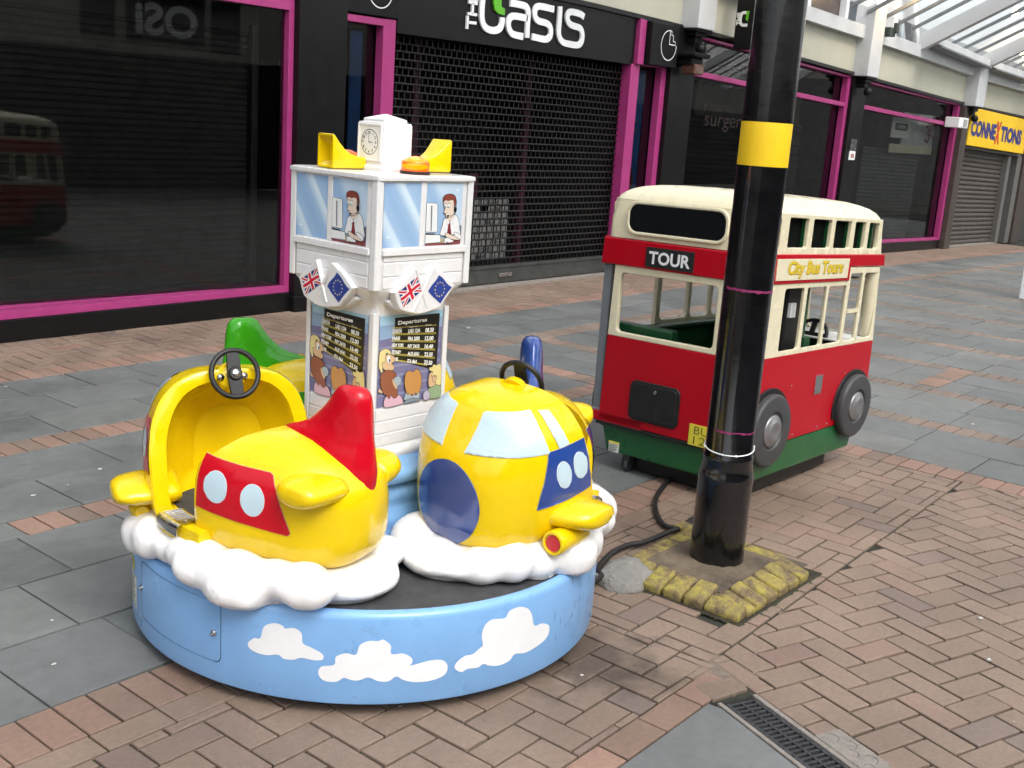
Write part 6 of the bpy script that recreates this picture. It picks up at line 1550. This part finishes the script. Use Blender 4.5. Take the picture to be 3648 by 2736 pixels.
# signs
b = MB(BC); plate(b, SIDE, [(.118, .980), (.790, .980), (.790, 1.072), (.118, 1.072)], th=.004, z=.0095, bev=.001); sg = bdone(b, "side_sign", smooth=40)
OCH = P("sign_gold_letters", (.66, .48, .02), .4, nscale=20, namt=.06); OLV = P("sign_letter_shadow", (.26, .17, .03), .5, nscale=20, namt=.06)
b = MB(OLV); tmm = text_mesh("City Bus Tours", .078, .52, bold=.055, shear=.12); b.mesh(tmm, SIDE @ T(.472, 1.0245, .0103)); b.m(OCH); b.mesh(text_mesh("City Bus Tours", .075, .515, bold=.035, shear=.12), SIDE @ T(.4695, 1.0265, .0110)); bdone(b, "lettering", sg, recalc=False)
b = MB(BLKP); plate(b, REAR, [(-.556, .977), (-.310, .977), (-.310, 1.064), (-.556, 1.064)], th=.006, z=.0145, bev=.0015); sg2 = bdone(b, "rear_sign", smooth=40)
b = MB(P("white_sign_text", (.75, .76, .78), .4, nscale=20, namt=.03)); b.mesh(text_mesh("TOUR", .056, .212, bold=.03), REAR @ T(-.432, 1.020, .0153)); bdone(b, "lettering", sg2, recalc=False)
b = MB(P("number_plate_yellow", (.66, .57, .05), .45, nscale=20, namt=.05)); plate(b, REAR, [(-.252, .236), (-.06, .236), (-.06, .330), (-.252, .330)], th=.005, z=.003, bev=.001); sg3 = bdone(b, "number_plate", smooth=40)
b = MB(P("number_plate_text", (.05, .045, .02), .5, nscale=20, namt=.1)); b.mesh(text_mesh("BUS", .034, .10, bold=-.012), REAR @ T(-.175, .305, .0036)); b.mesh(text_mesh("123", .034, .10, bold=-.012), REAR @ T(-.175, .261, .0036)); bdone(b, "lettering", sg3, recalc=False)
# access hatch
b = MB(BLKP); plate(b, REAR, rrect(-.578, .284, -.312, .468, .034, 6), th=.010, z=.008, bev=.004); plate(b, REAR, rrect(-.566, .296, -.324, .456, .026, 6), th=.006, z=.011, bev=.002); ht = bdone(b, "access_hatch", smooth=45)
b = MB(STEEL); b.lathe([(.0085, .011), (.0085, .016), (.005, .0175), (0, .0175)], (0, 0, 0), 18, REAR @ T(-.437, .432, 0)); bdone(b, "lock", ht, smooth=40)
# coin plate, screws
b = MB(STEEL); plate(b, SIDE, rrect(.622, .430, .690, .520, .006, 3), th=.004, z=.004, bev=.001); bdone(b, "coin_plate", smooth=40)
b = MB(P("red_rim", (.35, .02, .03), .4, nscale=20, namt=.1)); plate(b, SIDE, rrect(.617, .425, .695, .525, .008, 3), [rrect(.6225, .4305, .6895, .5195, .006, 3)], th=.006, z=.003, bev=.001); bdone(b, "coin_plate_rim", smooth=40)
b = MB(STEEL)
for x, z in ((.46, .262), (.70, .262), (.92, .262), (.395, .50), (.93, .50), (.80, .262)): b.ell((x, -.001, z), (.004, .003, .004), None, 10, 6)
bdone(b, "screws", smooth=180)
# wheel arches, wheels
for i, cx_ in enumerate((.205, 1.030)):
    b = MB(BLKP)
    arc = [(cx_ + .196 * math.cos(R(a)), .325 + .186 * math.sin(R(a))) for a in range(-20, 201, 8)]
    plate(b, SIDE, arc, th=.012, z=.008, bev=.003); bdone(b, "wheel_arch", smooth=45)
    b = MB(TYRE); Mw = FR((cx_, -.012, .325), (1, 0, 0), (0, 0, 1))
    b.lathe([(.160, -.012), (.163, .0), (.163, .016), (.158, .024), (.148, .028), (.088, .026), (.082, .018), (0, .018)], (0, 0, 0), 56, Mw)
    wh = bdone(b, "wheel", smooth=40)
    b = MB(HUB); b.lathe([(.072, .016), (.073, .022), (.069, .027), (.058, .029), (.050, .036), (.042, .040), (.031, .041), (.028, .039), (0, .039)], (0, 0, 0), 44, Mw); bdone(b, "hub", wh, smooth=50)
for cx_ in (.205, 1.030):
    b = MB(TYRE); b.lathe([(.163, .0), (.163, .03), (.15, .04), (0, .035)], (0, 0, 0), 40, FR((cx_, W_, .325), (-1, 0, 0), (0, 0, 1))); bdone(b, "wheel", smooth=40)
# base, plinth, castor
b = MB(BG); b.hexa([(.02, -.005, .10), (1.065, -.005, .10), (1.065, .70, .10), (.02, .70, .10), (.02, .002, .239), (1.13, .002, .239), (1.13, .74, .239), (.02, .74, .239)]); bs_ = bdone(b, "green_base", bevel=.01)
b = MB(BLKP); b.box((.10, .05, .016), (.94, .66, .104)); b.box((.0, .01, .225), (1.16, .76, .243)); bdone(b, "black_plinth", bevel=.004)
b = MB(LB); plate(b, REAR, [(-.684, .102), (-.626, .102), (-.626, .152), (-.684, .152)], th=.002, z=-.017, bev=.0005); b.m(LY); plate(b, REAR, [(-.684, .142), (-.626, .142), (-.626, .153), (-.684, .153)], th=.002, z=-.016, bev=.0005); b.m(LG)
for k in range(5): b.mesh(curve_mesh([[(-.680, .106 + k * .007), (-.650 if k < 3 else -.632, .106 + k * .007), (-.650 if k < 3 else -.632, .108 + k * .007), (-.680, .108 + k * .007)]], .001), REAR @ T(0, 0, -.0155))
b.mesh(curve_mesh([circ(-.645, .116, .0045, 10), ], .001), REAR @ T(0, 0, -.0155)); bdone(b, "safety_label", bs_, recalc=False)
b = MB(P("castor_grey", (.05, .055, .06), .5, nscale=20, namt=.2)); Mc = FR((.07, .60, .045), (1, 0, 0), (0, 0, 1)); b.lathe([(.030, -.010), (.034, -.005), (.034, .005), (.030, .010)], (0, 0, 0), 24, Mc); b.box((.045, .58, .07), (.10, .62, .105)); bdone(b, "castor", smooth=40)
# open platform pole, interior
b = MB(GREY); b.box((.012, W_ - .040, .285), (.05, W_ + .004, .972)); b.box((.005, W_ - .06, .280), (.07, W_ + .006, .294)); bdone(b, "platform_pole", bevel=.005)
b = MB(BGD); b.box((.03, .03, .244), (1.18, W_ - .03, .262)); b.box((.10, .44, .262), (.36, .76, .60)); b.box((.08, .44, .60), (.13, .76, .70)); b.box((.40, .20, .262), (.58, .36, .66)); bdone(b, "seats", bevel=.015)
b = MB(BGD); b.box((.558, .05, .262), (.62, .19, .70)); b.box((.558, .09, .262), (.64, .17, .965)); b.box((.03, .026, .245), (1.19, .032, .645)); b.box((.35, W_ - .032, .245), (1.19, W_ - .026, .645)); b.box((.028, .03, .245), (.034, W_ - .06, .645)); b.box((.60, .26, .262), (1.18, .34, .60)); b.box((.95, .03, .262), (1.19, W_ - .03, .648)); b.box((.20, .70, .645), (1.15, W_ - .03, .665)); bdone(b, "dashboard", bevel=.012)
b = MB(SHT if False else P("white_ledge", (.66, .67, .66), .4, nscale=9, namt=.05)); b.box((.90, .04, .650), (1.195, .60, .660)); bdone(b, "white_ledge", bevel=.004)
b = MB(BLKP); b.box((.40, .07, .30), (.555, .19, .955)); cb = bdone(b, "coin_box", bevel=.008)
b = MB(EDGEW); b.box((.408, .055, .80), (.455, .071, .865)); bdone(b, "coin_mechanism", cb)
for z in (.48, .58, .70, .76): b = MB(STEEL); b.ell((.52, .066, z), (.006, .005, .006), None, 10, 6); bdone(b, "bolt", cb)
b = MB(BLK); Ms = FR((.93, .20, .665), (0, -1, 0), (.5, 0, 1)); b.torus(Ms, .078, .010, 40, 10); b.box((-.012, -.076, -.006), (.012, .076, .006), Ms); b.box((-.076, -.012, -.006), (.076, .012, .006), Ms); bdone(b, "steering_wheel", smooth=50)
b = MB(BC); b.box((.02, .05, .958), (1.16, W_ - .05, .966)); bdone(b, "deck_ceiling")
